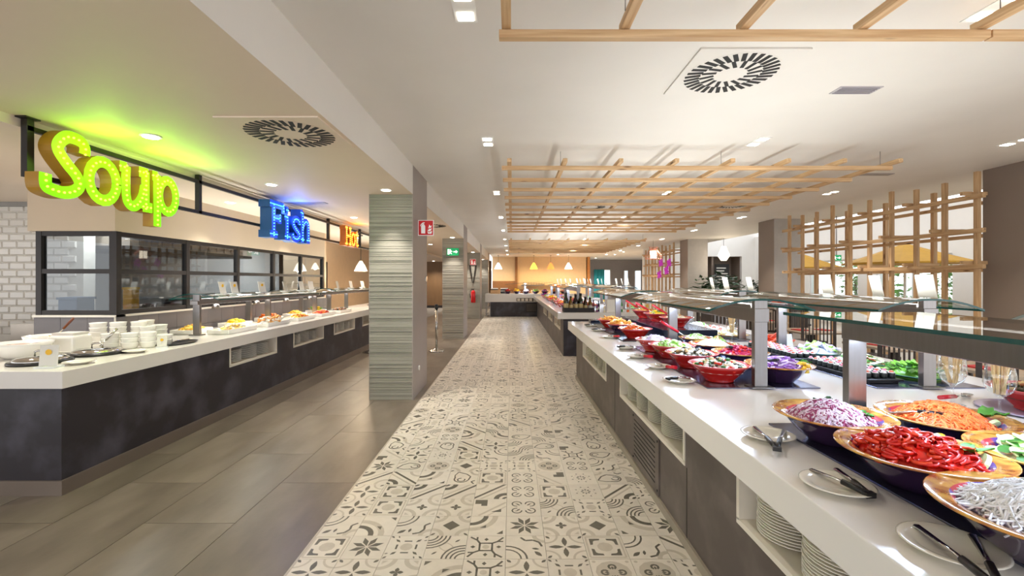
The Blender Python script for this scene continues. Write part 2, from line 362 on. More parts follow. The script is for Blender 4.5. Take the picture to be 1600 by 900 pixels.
def p_clover(P,A,D,L,T):
    D(0,0,.42,1,12)
    for k in range(4):
        c=rot((.2,0),k); A(*c,.055,.11,k*90-150,k*90+150,2,8); L(*rot((.1,0),k),.12,.03,k*90)
    for q in Q4: D(q[0]*.4,q[1]*.4,.05,1,6)
def p_petal(P,A,D,L,T):
    for k in range(4): L(.03*cos(k*pi/2),.03*sin(k*pi/2),.4,.07,k*90); L(*rot((.48,.48),k),.16,.04,225+k*90); A(*rot((.5,.5),k),.3,.36,180+k*90,270+k*90,1)
def p_branch(P,A,D,L,T):
    for k in range(4):
        T([rot(q,k) for q in [(.06,.16),(.16,.16),(.3,.24),(.44,.42)]],.055); T([rot(q,k) for q in [(.3,.24),(.44,.24)]],.05); T([rot((.16,.16),k),rot((.16,-.16),k)],.05)
        P([rot(q,k) for q in [(.4,0),(.33,.06),(.26,0),(.33,-.06)]])
    D(0,0,.09,1)
def p_swirl(P,A,D,L,T):
    A(-.15,.05,.1,.15,0,300,2,10); A(-.1,.05,.22,.27,60,250,2,8); T([(-.18,-.19),(.1,-.25),(.3,-.1),(.46,.2)],.05); T([(-.02,.28),(.2,.3),(.46,.2)],.04); T([(-.46,-.4),(-.3,-.3),(-.2,-.42)],.05); A(.5,-.5,.2,.3,90,180,1)
def p_flower(P,A,D,L,T):
    for k in range(8): L(.07*cos(k*pi/4),.07*sin(k*pi/4),.1,.035,k*45)
    D(0,0,.045,1,8)
    for k in range(8): a=k*pi/4+pi/8; P([(.3*cos(a-.12),.3*sin(a-.12)),(.3*cos(a+.12),.3*sin(a+.12)),(.37*cos(a),.37*sin(a))]); A(0,0,.24,.26,k*45-12,k*45+12,1,2)
def p_ell(P,A,D,L,T):
    P([(.08,-.45),(.45,-.45),(.45,-.2),(.26,-.2),(.26,-.08),(.08,-.08)]); P([(-.35,.1),(-.05,.28),(-.35,.28)]); T([(-.5,-.3),(.3,.5)],.1,1); T([(-.5,-.05),(.05,.5)],.06,1)
def p_lens(P,A,D,L,T):
    for k in (0,2):
        c=rot((.5,.5),k)
        for r in (.2,.31,.42,.53): A(*c,r,r+.045,180+k*90,270+k*90,2,6)
    T([(-.1,.1),(0,.18),(.1,.1),(.18,0),(.1,-.1),(0,-.18),(-.1,-.1),(-.18,0),(-.1,.1)],.03,1); L(-.2,.2,.18,.03,135); L(.2,-.2,.18,.03,315)
def p_dash(P,A,D,L,T):
    for k in range(4): T([rot((-.1,.25),k),rot((.1,.25),k)],.05); P([rot(q,k) for q in [(.2,.2),(.3,.24),(.34,.34),(.24,.3)]]); L(*rot((.49,.49),k),.13,.03,225+k*90); L(*rot((.49,.3),k),.1,.02,200+k*90)
    D(0,0,.16,1)
def p_cross(P,A,D,L,T):
    for k in range(4): L(0,0,.17,.055,k*90); A(*rot((.5,.5),k),.3,.42,180+k*90,270+k*90,1)
    for q in Q4: P([(q[0]*.44,q[1]*.44),(q[0]*.3,q[1]*.44),(q[0]*.44,q[1]*.3)],1)
def p_cluster(P,A,D,L,T):
    for q in Q4:
        a=math.degrees(math.atan2(q[1],q[0]))
        A(q[0]*.2,q[1]*.2,.12,.165,a-140,a+140,2,9); L(q[0]*.1,q[1]*.1,.17,.03,a); D(q[0]*.22,q[1]*.22,.05,1,6)
def p_scroll(P,A,D,L,T):
    A(-.5,.5,.5,.55,270,360,2,7); A(-.5,.5,.36,.4,270,360,2,6); T([(.02,-.42),(.2,-.36),(.3,-.2),(.28,0),(.42,.12)],.06); L(-.4,-.4,.28,.06,40); L(-.1,-.35,.2,.04,80); A(.5,-.5,.2,.32,90,180,1)
PATS=[p_star,p_diamond,p_frame,p_arc,p_band,p_clover,p_petal,p_branch,p_swirl,p_flower,p_ell,p_lens,p_dash,p_cross,p_cluster,p_scroll]
pm=[pat(f) for f in PATS]; pme=[m.mesh('aisle_tile',[T0,T1,T2]) for m in pm]
rest=MB(); rng=random.Random(11); n=0
def put(x,y):
    global n
    k=rng.choices(range(len(PATS)),[.5,1,1.2,1.2,1.1,1.2,1,.8,1.2,1.2,1,1,1.2,1.2,1,1.2])[0]; rz=rng.randrange(4)
    if n<300: part('aisle_tile',pme[k],fl,(x,y,0),(0,0,rz*pi/2)); n+=1
    else:
        m=pm[k]; c,s_=[(1,0),(0,1),(-1,0),(0,-1)][rz]; b0=len(rest.v)
        rest.v.extend([(x+p[0]*c-p[1]*s_, y+p[0]*s_+p[1]*c, p[2]) for p in m.v]); rest.f.extend([[i+b0 for i in f] for f in m.f]); rest.m.extend(m.m); rest.s.extend(m.s)
for r in range(77):
    y=TY0+(r+.5)*TW
    for ci in range(10):
        x=TX0+(ci+.5)*TW
        put(x,y)
    if 7.5<y<9.65:
        for ci in range(10,18): put(TX0+(ci+.5)*TW,y)
ro=rest.build('aisle_tiles_far',[T0,T1,T2],fl); ro['kind']='stuff'
struct('trim_3', MB().box(-1.236,1.5,-.004,-1.222,26,.0015), mat('edge_strip',(190,180,165),.4,metal=.3,var=.03), 'metal edge strip between grey floor and patterned aisle')
# ---------------------------------------------------------------- columns on the left
def ridged(wd,h,seed):
    r=random.Random(seed); z=0; prof=[(0,0)]
    while z<h-.03:
        s=r.choice([.016,.022,.03,.045]); d=r.choice([.004,.008,.012])
        prof+= [(d,z+.003),(d,z+s-.003),(0,z+s)]; z+=s
    prof+=[(0.006,z+.002),(.006,h-.002),(0,h)]
    m=MB(); k=len(prof); vs=[(0,-p[0],p[1]) for p in prof]+[(wd,-p[0],p[1]) for p in prof]
    m.add(vs,[(i,k+i,k+i+1,i+1) for i in range(k-1)]); return m.mesh('ridged_tile',COLF)
rt=[ridged(.572,.302,i) for i in range(4)]
names=['nearest left column, ridged grey green tile front','second left column bearing the green exit sign','third left column bearing the fire extinguisher','farthest left column beside the end buffet']
COLY=[6.08,12.48,18.9,25.3]
for i,y in enumerate(COLY):
    c=thing('column',names[i],'column',(-1.907,y,0))
    MB().box(0,.014,0,.58,1.0,ZC-.0).build('core',COLS,c)
    for k in range(9):
        o=part('ridged_tile',rt[(k*3+i)%4],c,(.004,.013,.0+k*.3055)); 
    MB().box(.568,0,0,.583,1.0,ZC).build('side_panel',COLS,c)
    MB().box(-.003,0,0,.004,1.0,ZS).build('side_panel',COLS,c)
# round outlet covers on the first column
for (y,z) in ((6.98,1.62),(6.45,.36)):
    tag(MB().tube([(-1.324,y,z),(-1.306,y,z)],.045 if z>1 else .035,16).build('socket_cover',WPORC),('upper' if z>1 else 'lower')+' round white cover on the nearest left column','socket cover')
# ---------------------------------------------------------------- columns on the right
for x0,x1,y0,y1,l in ((6.6,7.25,5.2,6.38,'wide brown column at the right picture edge'),(6.57,7.22,11.4,12.13,'grey brown column at the far end of the wooden lattice'),(6.57,7.3,17.0,17.8,'far grey brown column before the second lattice')):
    c=thing('column',l,'column',((x0+x1)/2,y0,0)); hx=(x1-x0)/2
    MB().box(-hx,0,0,hx,y1-y0,ZC).build('core',TAUPE,c); MB().box(-hx-.006,-.012,0,hx+.006,0,ZC).build('front_panel',mat('column_grey_panel',(172,166,160),.5,var=.04),c)
    MB().box(-hx-.012,-.012,0,hx+.012,y1-y0+.012,.09).build('skirting',PLINTH,c)
# ---------------------------------------------------------------- ceiling fittings
def downlight(loc,label,twin=False,power=60,ang=95,group='ceiling downlights',col=(1,.93,.84)):
    t=thing('downlight',label,'ceiling light',loc,group=group)
    if twin:
        MB().box(-.065,-.16,-.006,.065,.16,0).build('frame',WHITEP,t)
        for s in (-.095,.095): MB().box(-.045,s-.04,-.010,.045,s+.04,-.006).build('lens',LAMP,t)
    else:
        MB().lathe([(.075,-.006),(.075,0)],20).build('frame',WHITEP,t); MB().lathe([(.055,-.011),(.055,-.006)],20).build('lens',LAMP,t)
    spot((loc[0],loc[1],loc[2]-.03),power,ang,.7,col,.05,parent=t)
    return t
PW=74
for xi,(x,nm) in enumerate(((-.27,'beside the left columns'),(2.73,'above the island buffet'),(5.6,'beside the right columns'))):
    for k,y in enumerate((-.5,2.55,5.05,8.0,11.1,14.0,17.0,20.2,23.5,27)):
        downlight((x,y,ZC),'twin square ceiling spotlight %s, %s of its row'%(nm,['behind the viewer','first','second','third','fourth','fifth','sixth','seventh','eighth','ninth'][k]),True,PW*(1,.55,1.7)[xi])
for k,y in enumerate((1.6,3.63,5.45,8.3,10.4)):
    downlight((-2.88,y,ZS),'round soffit downlight above the soup aisle, %s of its row'%['nearest','second','third','fourth','fifth'][k],False,60)
for i,y in enumerate(COLY):
    downlight((-1.6,y-.3,ZS),'round soffit downlight just before the %s left column'%['nearest','second','third','farthest'][i],False,110,70)
for k,(x,y) in enumerate(((-5.0,4.25),(-3.95,4.2),(-3.9,6.3),(-3.9,8.6),(-3.9,11.5))):
    downlight((x,y,ZL),'round downlight in the low ceiling over the food counter, %s'%['leftmost','by the soup bowls','by the fish sign','beyond the fish sign','over the hot station'][k],False,62)
for k,(x,y) in enumerate(((-2.6,14.5),(-2.6,18),(-2.6,22.0),(-2.5,25.4))):  # last one is added to lighten the brown back wall
    downlight((x,y,ZS),'small downlight in the corridor behind the columns, %s'%['nearest','second','third','farthest'][k],False,160,120)
downlight((-4.4,25.5,ZL),'small downlight added to light the brown panelled wall',False,220,130)  # extra lamp, added only because the brown wall came out dark
SLOT=mat('vent_slot',(22,20,20),.7,var=.1)
def vent(loc,label,near):
    t=thing('ceiling_vent',label,'air vent',loc,group='round swirl ceiling vents')
    MB().box(-.37,-.37,-.012,.37,.37,0).build('panel',CEIL if loc[2]>3 else SOFF,t,bevel=.003)
    MB().lathe([(.335,-.0135),(.335,-.012)],40).build('disc',CEIL if loc[2]>3 else SOFF,t)
    so=MB().box(.215,-.0155,-.016,.325,.0155,-.0133).mesh('slot',SLOT); si=MB().box(.115,-.0135,-.016,.215,.0135,-.0133).mesh('slot',SLOT)
    if near:
        for k in range(32):
            a=2*pi*k/32; p=part('slot',so,t,(.06*cos(a+pi/2)*1,.06*sin(a+pi/2),0),(0,0,a-.14))
        for k in range(16):
            a=2*pi*k/16; part('slot',si,t,(.045*cos(a+pi/2),.045*sin(a+pi/2),0),(0,0,a-.16))
    else:
        m=MB()
        for k in range(28): a=2*pi*k/28; m.obox((.25*cos(a),.25*sin(a),-.015),(.15,.024,.003),(0,0,a-.25))
        m.build('slots',SLOT,t)['kind']='stuff'
vent((1.62,3.38,ZC),'large round ceiling vent above the near salad tray',True)
vent((-1.725,3.55,ZS),'round ceiling vent in the beige soffit',True)
vent((-1.7,9.5,ZS),'round vent in the soffit past the nearest left column',False)
vent((1.62,9.5,ZC),'ceiling vent above the hanging grid, left one',False); vent((4.5,9.3,ZC),'ceiling vent above the hanging grid, right one',False)
vent((1.4,14.1,ZC),'far ceiling vent between the two hanging grids',False)
g=thing('ceiling_grille','small grey slatted grille beside the large ceiling vent','air vent',(2.78,3.68,ZC))
MB().box(-.17,-.07,-.006,.17,.07,0).build('frame',mat('grille_grey',(178,174,178),.5,var=.03),g)
for k in range(5): MB().box(-.15,-.058+k*.026,-.012,.15,-.046+k*.026,-.006).build('slat',mat('grille_slat',(150,146,152),.5,var=.03),g)
for k,(x,y,z) in enumerate(((5.2,6.6,ZC),(-3.05,6.75,ZS),(5.0,10.2,ZC))):
    tag(MB().box(x-.3,y-.06,z-.01,x+.3,y+.06,z).build('slot_diffuser',mat('diffuser_grey',(150,142,138),.5,var=.05)),['slim slot diffuser between hanging grid and right column','slim slot diffuser beside the blue sign','slim slot diffuser near the wooden lattice'][k],'air vent')
# hanging timber grids
def bar(name,x0,y0,z0,x1,y1,z1,m,p): return MB().box(x0,y0,z0,x1,y1,z1).build(name,m,p,w=True,bevel=.003)
def grid(y0,ny,label,ext=0,xr=4.47):
    t=thing('hanging_timber_grid',label,'timber grid',(2.1,y0,2.9))
    for k in range(ny):
        y=y0+k*.638
        if ext and k==ny-1:
            bar('beam',-.07,y,2.9,2.56,y+.05,2.942,PX,t); bar('beam',2.57,y,2.9,xr+.6,y+.05,2.942,PX,t)
        else: bar('beam',-.12,y,2.9,xr,y+.05,2.945,PX,t)
    for k in range(8): bar('cross_beam',-.055+k*.637,y0-.16,2.945,-.005+k*.637,y0+(ny-1)*.638+(.05 if ext else .2),2.99,PY,t)
    for x in (.58,2.5,4.4):
        for y in (y0+.1,y0+(ny-1)*.638-.1): MB().tube([(x,y,2.98),(x,y,ZC)],.003,5).build('hanging_wire',STEEL,t,w=True)
grid(2.43-4*.638,5,'timber grid hanging right above the viewer',1); grid(5.34,12,'large timber grid hanging over the middle of the island'); grid(15.2,11,'far timber grid hanging above the bottles')
# ---------------------------------------------------------------- marquee letter signs on a black frame
fr=thing('sign_frame','long black steel frame carrying the lit letter signs','sign frame',(-3.4,3.2,2.33))
for z in (2.345,2.675): MB().box(-3.44,3.2,z-.017,-3.405,12.2,z+.017).build('rail',BLACKM,fr,w=True)
for k in range(6): y=3.22+k*1.755; MB().box(-3.45,y-.024,2.33,-3.405,y+.024,ZS).build('post',BLACKM,fr,w=True)
MB().box(-3.465,3.17,ZS-.01,-3.385,3.27,ZS).build('foot_plate',BLACKM,fr,w=True)
def smooth(pts,n=6):
    if len(pts)<3: return pts
    out=[]; P=[pts[0]]+pts+[pts[-1]]
    for i in range(1,len(P)-2):
        a,b,c,d=[Vector((*q,0)) for q in P[i-1:i+3]]
        for k in range(n):
            t=k/n; q=.5*((2*b)+(c-a)*t+(2*a-5*b+4*c-d)*t*t+(3*b-a-3*c+d)*t**3); out.append((q.x,q.y))
    return out+[pts[-1]]
def stroke(mb,pts,wd,fn,d0,d1):
    N=len(pts); L=[];Rr=[]
    for i in range(N):
        a=Vector(pts[max(i-1,0)]); c=Vector(pts[min(i+1,N-1)]); t=(c-a).normalized(); nn=Vector((-t.y,t.x))*wd/2; p=Vector(pts[i]); L.append(p+nn); Rr.append(p-nn)
    v=[fn(q.x,q.y,d0) for q in L]+[fn(q.x,q.y,d0) for q in Rr]+[fn(q.x,q.y,d1) for q in L]+[fn(q.x,q.y,d1) for q in Rr]
    F=[(i,i+1,N+i+1,N+i) for i in range(N-1)]; B=[(2*N+i,3*N+i,3*N+i+1,2*N+i+1) for i in range(N-1)]
    Sd=[(i,2*N+i,2*N+i+1,i+1) for i in range(N-1)]+[(N+i,N+i+1,3*N+i+1,3*N+i) for i in range(N-1)]+[(0,N,3*N,2*N),(N-1,3*N-1,4*N-1,2*N-1)]
    mb.add(v,F,0); mb.add(v,B+Sd,1)
EL=lambda cx,cy,rx,ry,n=20:[(cx+rx*cos(2*pi*i/n),cy+ry*sin(2*pi*i/n)) for i in range(n+1)]
SOUP={'S':[smooth([(.315,.33),(.315,.39),(.27,.425),(.18,.425),(.12,.37),(.11,.31),(.17,.23),(.25,.15),(.275,.085),(.23,.03),(.14,.005),(.04,.02),(.02,.05),(.02,.12)])],
 'o':[EL(.475,.16,.125,.155)],
 'u':[[(.63,.325),(.70,.325)],smooth([(.695,.34),(.69,.2),(.70,.06),(.74,.01),(.80,.02),(.86,.1),(.885,.2)]),[(.83,.325),(.93,.325)],[(.9,.34),(.9,.0)],[(.87,.02),(.98,.02)]],
 'p':[[(.98,.325),(1.04,.325)],[(1.035,.34),(1.035,-.14)],EL(1.165,.165,.105,.15)]}
FISH={'F':[[(.09,0),(.09,.45)],[(0,.02),(.19,.02)],[(.0,.43),(.36,.43)],[(.35,.45),(.35,.33)],[(.09,.24),(.25,.24)],[(.25,.3),(.25,.18)]],
 'i':[[(.46,.0),(.46,.32)],[(.39,.30),(.47,.30)],[(.40,.02),(.54,.02)],[(.44,.4),(.49,.4)]],
 's':[smooth([(.84,.24),(.82,.29),(.74,.31),(.66,.28),(.65,.22),(.72,.16),(.82,.1),(.83,.05),(.76,.01),(.66,.02),(.62,.08)])],
 'h':[[(.94,0),(.94,.45)],[(.88,.43),(.95,.43)],smooth([(.95,.2),(1.0,.28),(1.07,.31),(1.13,.27),(1.14,.2),(1.14,.02)]),[(.89,.02),(.99,.02)],[(1.09,.02),(1.2,.02)]]}
HOT={'H':[[(.08,0),(.08,.34)],[(.28,0),(.28,.34)],[(.08,.17),(.28,.17)],[(.02,.33),(.14,.33)],[(.22,.33),(.34,.33)],[(.02,.01),(.14,.01)],[(.22,.01),(.34,.01)]],
 'o':[EL(.46,.12,.09,.12)],'t':[[(.66,.3),(.66,.05)],smooth([(.66,.06),(.68,.01),(.73,.01),(.76,.05)]),[(.58,.23),(.75,.23)]]}
def sign(letters,y0,z0,wd,face,side,bulb,name,label,depth=.10,glow=None,xo=-3.3):
    t=thing(name,label,'lit sign',(xo-.05,y0,z0))
    fn=lambda u,v,d:(xo+d-(xo-.05),u,v)
    for ch,sts in letters.items():
        mb=MB(); bb=MB()
        for i,s in enumerate(sts):
            stroke(mb,s,wd,fn,-.0006*i,-depth)
            # bulbs along the stroke
            acc=0; last=Vector(s[0])
            for q in s[1:]:
                q=Vector(q); seg=(q-last).length; 
                while acc<seg:
                    p=last+(q-last)*(acc/seg); bb.blob((.05+.006,p.x,p.y),.0085,0,0,n=5,rings=3); acc+=.042
                acc-=seg; last=q
        L=mb.build('letter',[face,side],t); b=bb.build('bulbs',bulb,L); b['kind']='stuff'
    return t
LIME=mat('lime_lit_face',(130,215,10),.4,emit=.62,ecol=(130,235,5),var=.1); OCH=mat('ochre_letter_side',(170,125,24),.5,var=.08); LB=mat('lime_bulb',(230,255,120),.4,emit=3,ecol=(200,255,60))
SG1=sign(SOUP,3.2,2.24,.09,LIME,OCH,LB,'soup_sign','green lit marquee letters reading Soup',.099)
BLU=mat('blue_lit_face',(16,80,225),.4,emit=.45,ecol=(5,70,240),var=.1); BLS=mat('blue_letter_side',(24,84,150),.5,var=.08); BB=mat('blue_bulb',(150,225,255),.4,emit=3,ecol=(80,195,255))
SG2=sign(FISH,6.1,2.21,.098,BLU,BLS,BB,'fish_sign','blue lit marquee letters reading Fish',.16,xo=-3.24)
ORG=mat('orange_lit_face',(245,150,20),.4,emit=.5,ecol=(250,120,10),var=.1); ORS=mat('orange_letter_side',(190,100,20),.5,var=.08); OB=mat('orange_bulb',(255,220,120),.4,emit=6,ecol=(255,180,60))
SG3=sign(HOT,8.95,2.32,.07,ORG,ORS,OB,'hot_sign','orange lit marquee letters reading Hot',.12,xo=-3.28)
# light thrown by the marquee bulbs
point((-3.12,3.5,2.56),5,.1,(.42,1,.02),SG1); point((-3.12,4.1,2.54),4.5,.1,(.42,1,.02),SG1); point((-3.12,4.5,2.54),3,.1,(.42,1,.02),SG1); point((-3.1,6.6,2.58),7,.08,(.08,.2,1),SG2); point((-3.14,9.3,2.6),3,.08,(1,.4,.05),SG3)
# ---------------------------------------------------------------- safety signs, extinguisher
WSIGN=mat('sign_white',(240,240,238),.5,emit=.15); RSIGN=mat('sign_red',(200,16,24),.4,emit=.1); GSIGN=mat('sign_green',(10,150,90),.4,emit=.5)
def flat(t,polys,m,y,name):
    mb=MB()
    for p in polys: mb.prism(p,lambda u,v,d:(u,d,v),y-.002,y)
    return mb.build(name,m,t)
def extinguisher_sign(loc,s,label):
    t=thing('fire_sign',label,'sign',loc)
    MB().box(-s/2,0,-s/2,s/2,.012,s/2).build('panel',WSIGN,t); MB().box(-s*.46,-.003,-s*.46,s*.46,0,s*.46).build('red_field',RSIGN,t)
    q=lambda pts:[(x*s,z*s) for x,z in pts]
    flat(t,[q([(-.3,-.36),(-.04,-.36),(-.04,.1),(-.09,.2),(-.25,.2),(-.3,.1)]),q([(-.23,.21),(-.11,.21),(-.11,.27),(-.23,.27)]),q([(-.36,.12),(-.31,.24),(-.2,.34),(-.08,.36),(-.08,.3),(-.2,.28),(-.28,.2),(-.33,.1)])],WSIGN,-.003,'extinguisher_symbol')
    flat(t,[q([(.14,-.38),(.36,-.38),(.4,-.2),(.3,-.24),(.2,-.3),(.1,-.2)]),q([(.1,-.14),(.2,-.24),(.34,-.16),(.38,-.02),(.28,-.08),(.24,-.02),(.18,-.12)]),q([(.14,-.04),(.24,.02),(.34,.0),(.38,.16),(.3,.1),(.22,.22),(.2,.1)])],WSIGN,-.003,'flame_symbol')
extinguisher_sign((-1.215,6.42,2.34),.22,'red extinguisher sign projecting from the nearest left column')
def exit_sign(loc,w,label,flip=1):
    t=thing('exit_sign',label,'sign',loc); h=w*.6
    MB().box(-w/2,0,-h/2,w/2,.03,h/2).build('panel',GSIGN,t)
    q=lambda pts:[(x*w*flip,z*w) for x,z in (pts if flip>0 else pts[::-1])]
    WL_=mat('sign_lit_white',(250,255,250),.4,emit=1.2)
    flat(t,[q([(.05,-.04),(.25,-.04),(.25,-.14),(.42,0),(.25,.14),(.25,.04),(.05,.04)])],WL_,0,'arrow')
    flat(t,[q([(-.42,-.22),(-.3,-.22),(-.3,.22),(-.42,.22)]),q([(-.24,.12),(-.18,.12),(-.16,.18),(-.2,.22),(-.25,.2)]),q([(-.27,.08),(-.12,.1),(-.03,.02),(-.06,-.01),(-.14,.05),(-.17,-.06),(-.06,-.16),(-.1,-.2),(-.22,-.1),(-.3,-.2),(-.34,-.17),(-.24,-.03)])],WL_,0,'running_figure')
    return t
exit_sign((-1.62,12.44,2.38),.33,'green exit sign on the second left column')
extinguisher_sign((-1.62,18.87,2.36),.24,'small red extinguisher sign on the third left column')
t=thing('pointer_bracket','dark V shaped pointer below the red sign on the third left column','sign',(-1.62,18.87,1.5))
for s in (-1,1): MB().prism([(s*.16,.72),(s*.09,.72),(s*.0,.0),(s*.02,-.02)][::s],lambda u,v,d:(u,d,v),0,.012).build('pointer_arm',BLACKM,t)
t=thing('fire_extinguisher','red fire extinguisher hung on the third left column','fire extinguisher',(-1.6,18.76,.68))
MB().lathe([(.085,0),(.095,.02),(.095,.42),(.07,.48),(.03,.51)],20).build('cylinder',RSIGN if 0 else mat('extinguisher_red',(186,22,26),.25,var=.05),t)
MB().box(-.02,-.02,.5,.02,.02,.56).box(-.08,-.015,.55,.05,.015,.57).build('valve',BLACKM,t)
MB().tube([(-.03,0,.55),(-.12,0,.5),(-.14,0,.35),(-.12,0,.2)],.014,8).build('hose',BLACK,t)
MB().box(-.03,.085,.3,.03,.12,.4).build('wall_bracket',STEEL,t)
# ---------------------------------------------------------------- counters
def niche_body(t,xf,s,y0,y1,xb,zt,niches,m,z0=.11,depth=.36,zn0=.5,frame=True):
    """solid counter body with open niches in the face x=xf that looks towards s"""
    b=MB(); xi=xf-s*depth
    b.box(xi,y0,z0,xb,y1,zt); b.box(xi,y0,z0,xf,y1,zn0-.02)
    last=y0
    for a,c in niches: b.box(xi,last,zn0-.02,xf,a,zt); last=c
    b.box(xi,last,zn0-.02,xf,y1,zt); b.build('body',m,t,w=True)
    for a,c in niches:
        f=MB(); xo=xf+s*.006; w=.026
        f.box(xi+s*.0,a,zn0-.02,xo,c,zn0+w-.02); f.box(xi,a,zn0,xo,a+w,zt); f.box(xi,c-w,zn0,xo,c,zt); f.box(xi,a,zn0,xi+s*.012,c,zt); f.build('niche',CREAM,t,w=True)
pl=[(.0,.004),(.055,.0),(.06,.004),(.085,.004),(.135,.017),(.14,.019),(.135,.021),(.085,.0095),(.0,.0085)]
PLM=MB().lathe(pl,28).mesh('plate',PLATE); SPL=MB().lathe([(r*.72,z*.8) for r,z in pl],28).mesh('plate',WPORC)
ORD='first second third fourth fifth sixth seventh eighth ninth tenth eleventh twelfth thirteenth fourteenth fifteenth sixteenth seventeenth eighteenth nineteenth twentieth twentyfirst twentysecond'.split()
WPL=MB().lathe(pl,24).mesh('plate',WPORC)
def stack(x,y,z,n,where,me=PLM,dz=.0122,grp=None):
    for k in range(n): inst('plate',me,(x+random.uniform(-.002,.002),y+random.uniform(-.002,.002),z+k*dz),random.random()*6,('cream plate %s in %s'%('topmost' if k==n-1 else ORD[k]+' from the bottom',where)).replace('from the bottom','from bottom'),'plate',grp or ('plates in '+where))
# right island
ZB=.795
t=thing('buffet_counter','long taupe island counter with plate niches on the right','buffet counter',(1.05,.0,0))
NR=[(.45,2.11),(2.745,4.4),(5.04,6.7)]
niche_body(t,1.046,-1,-1.2,7.39,3.1,ZB,NR,GREYBODY,z0=.06)
MB().box(1.03,-1.2,0,3.1,7.4,.06).build('plinth',mat('kerb',(150,140,125),.5,var=.05),t,w=True)
d=MB().box(1.036,3.22,.07,1.046,3.91,.478).build('vent_door',GREYBODY,t,w=True)
sl=MB()
for k in range(9):
    z=.13+k*.036; MB().box(1.034,3.3,z,1.0362,3.86,z+.008).build('slot',SLOT,d,w=True)
for y in (3.245,3.885):
    for z in (.1,.45): MB().tube([(1.037,y,z),(1.03,y,z)],.009,8).build('screw',BLACK,d,w=True)
MB().box(1.044,2.72,.06,1.0463,2.726,.478).box(1.044,4.62,.06,1.0463,4.626,ZB).build('panel_joint',BLACKM,t,w=True)
wt=tag(MB().box(.918,-1.2,ZB,3.24,7.47,ZT).build('worktop',SLAB,bevel=.004),'white worktop of the near right island with salad trays','worktop')
for i,(ys,ns,wh) in enumerate((((5.3,5.62,5.94,6.26,6.5),(15,16,15,17,10),'the farthest niche of the near island'),((3.2,3.52,3.84,4.14),(17,18,17,12),'the middle niche of the near island'),((1.28,1.62,1.93),(14,16,21),'the nearest niche of the near island'))):
    for j,(y,nn) in enumerate(zip(ys,ns)): stack(1.046+.15,y,.507,nn,'stack %s of %s'%(['one','two','three','four','five'][j],wh))
# second island
t=thing('buffet_counter','second island counter beyond the gap with bottles on top','buffet counter',(1.08,9.6,0))
niche_body(t,1.085,-1,9.64,19.6,3.1,ZB,[(10.2,11.6),(12.2,13.6),(14.2,15.6)],GREYBODY,z0=.0)
MB().box(1.09,9.60,0,2.9,9.64,.74).build('end_panel',DARKBODY,t,w=True)
wt2=tag(MB().box(.95,9.45,ZB,3.24,20.0,ZT).build('worktop',SLAB,bevel=.004),'white worktop of the second island','worktop')
wt3=tag(MB().box(-1.18,20.0,.645,3.24,21.5,1.0).build('worktop',SLAB,bevel=.004),'thick white worktop of the dark end buffet','worktop')
t=thing('buffet_counter','dark end counter closing the patterned aisle','buffet counter',(.2,20.1,0))
MB().box(-.95,20.06,0,3.1,21.4,.645).build('body',DARKBODY,t,w=True)
v=MB().box(.62,20.05,.2,1.08,20.06,.6).build('vent_panel',BLACKM,t,w=True)
for k in range(6): MB().box(.64,20.042,.24+k*.055,1.06,20.051,.27+k*.055).build('slat',GREYBODY,v,w=True)
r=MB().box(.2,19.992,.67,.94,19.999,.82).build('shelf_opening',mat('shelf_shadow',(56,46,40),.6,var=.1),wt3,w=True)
for k in range(4): MB().box(.23+k*.175,19.985,.69,.36+k*.175,19.993,.8).build('drawer_front',CREAM,r,w=True)
for a in (10.42,10.75,11.08,12.42,12.9): stack(1.085+.15,a,.507,14,'a niche of the second island, %.1f along'%a if 0 else ('the second island niche, stack '+{10.42:'nearest',10.75:'second',11.08:'third',12.42:'fourth',12.9:'fifth'}[a]))
# left counter
t=thing('buffet_counter','dark slate soup counter along the left side','buffet counter',(-3.4,3.4,0))
niche_body(t,-3.355,1,3.39,13.5,-4.26,ZB,[(5.4,6.49),(6.98,8.1),(8.57,9.7),(10.2,11.3)],DARKBODY,z0=.11,zn0=.585)
MB().box(-9,3.39,.11,-4.26,4.85,ZB).build('end_body',DARKBODY,t,w=True)
MB().box(-9,3.376,0,-3.34,3.9,.11).box(-4.2,3.9,0,-3.34,13.5,.11).build('plinth',PLINTH,t,w=True)
tag(MB().box(-4.28,3.37,ZB,-3.33,13.55,ZT).box(-9,3.37,ZB,-4.28,4.92,ZT).build('worktop',SLAB,bevel=.004),'white L shaped worktop of the soup counter','worktop')
for i,(ys,wh) in enumerate((((5.62,5.95,6.25),'the nearest niche of the soup counter'),((7.2,7.5,7.8),'the second niche of the soup counter'),((8.8,9.1,9.4),'the third niche of the soup counter'))):
    for j,y in enumerate(ys): stack(-3.355-.145,y,.592,12+(j%2)*2,'stack %s of %s'%(['one','two','three'][j],wh),WPL)
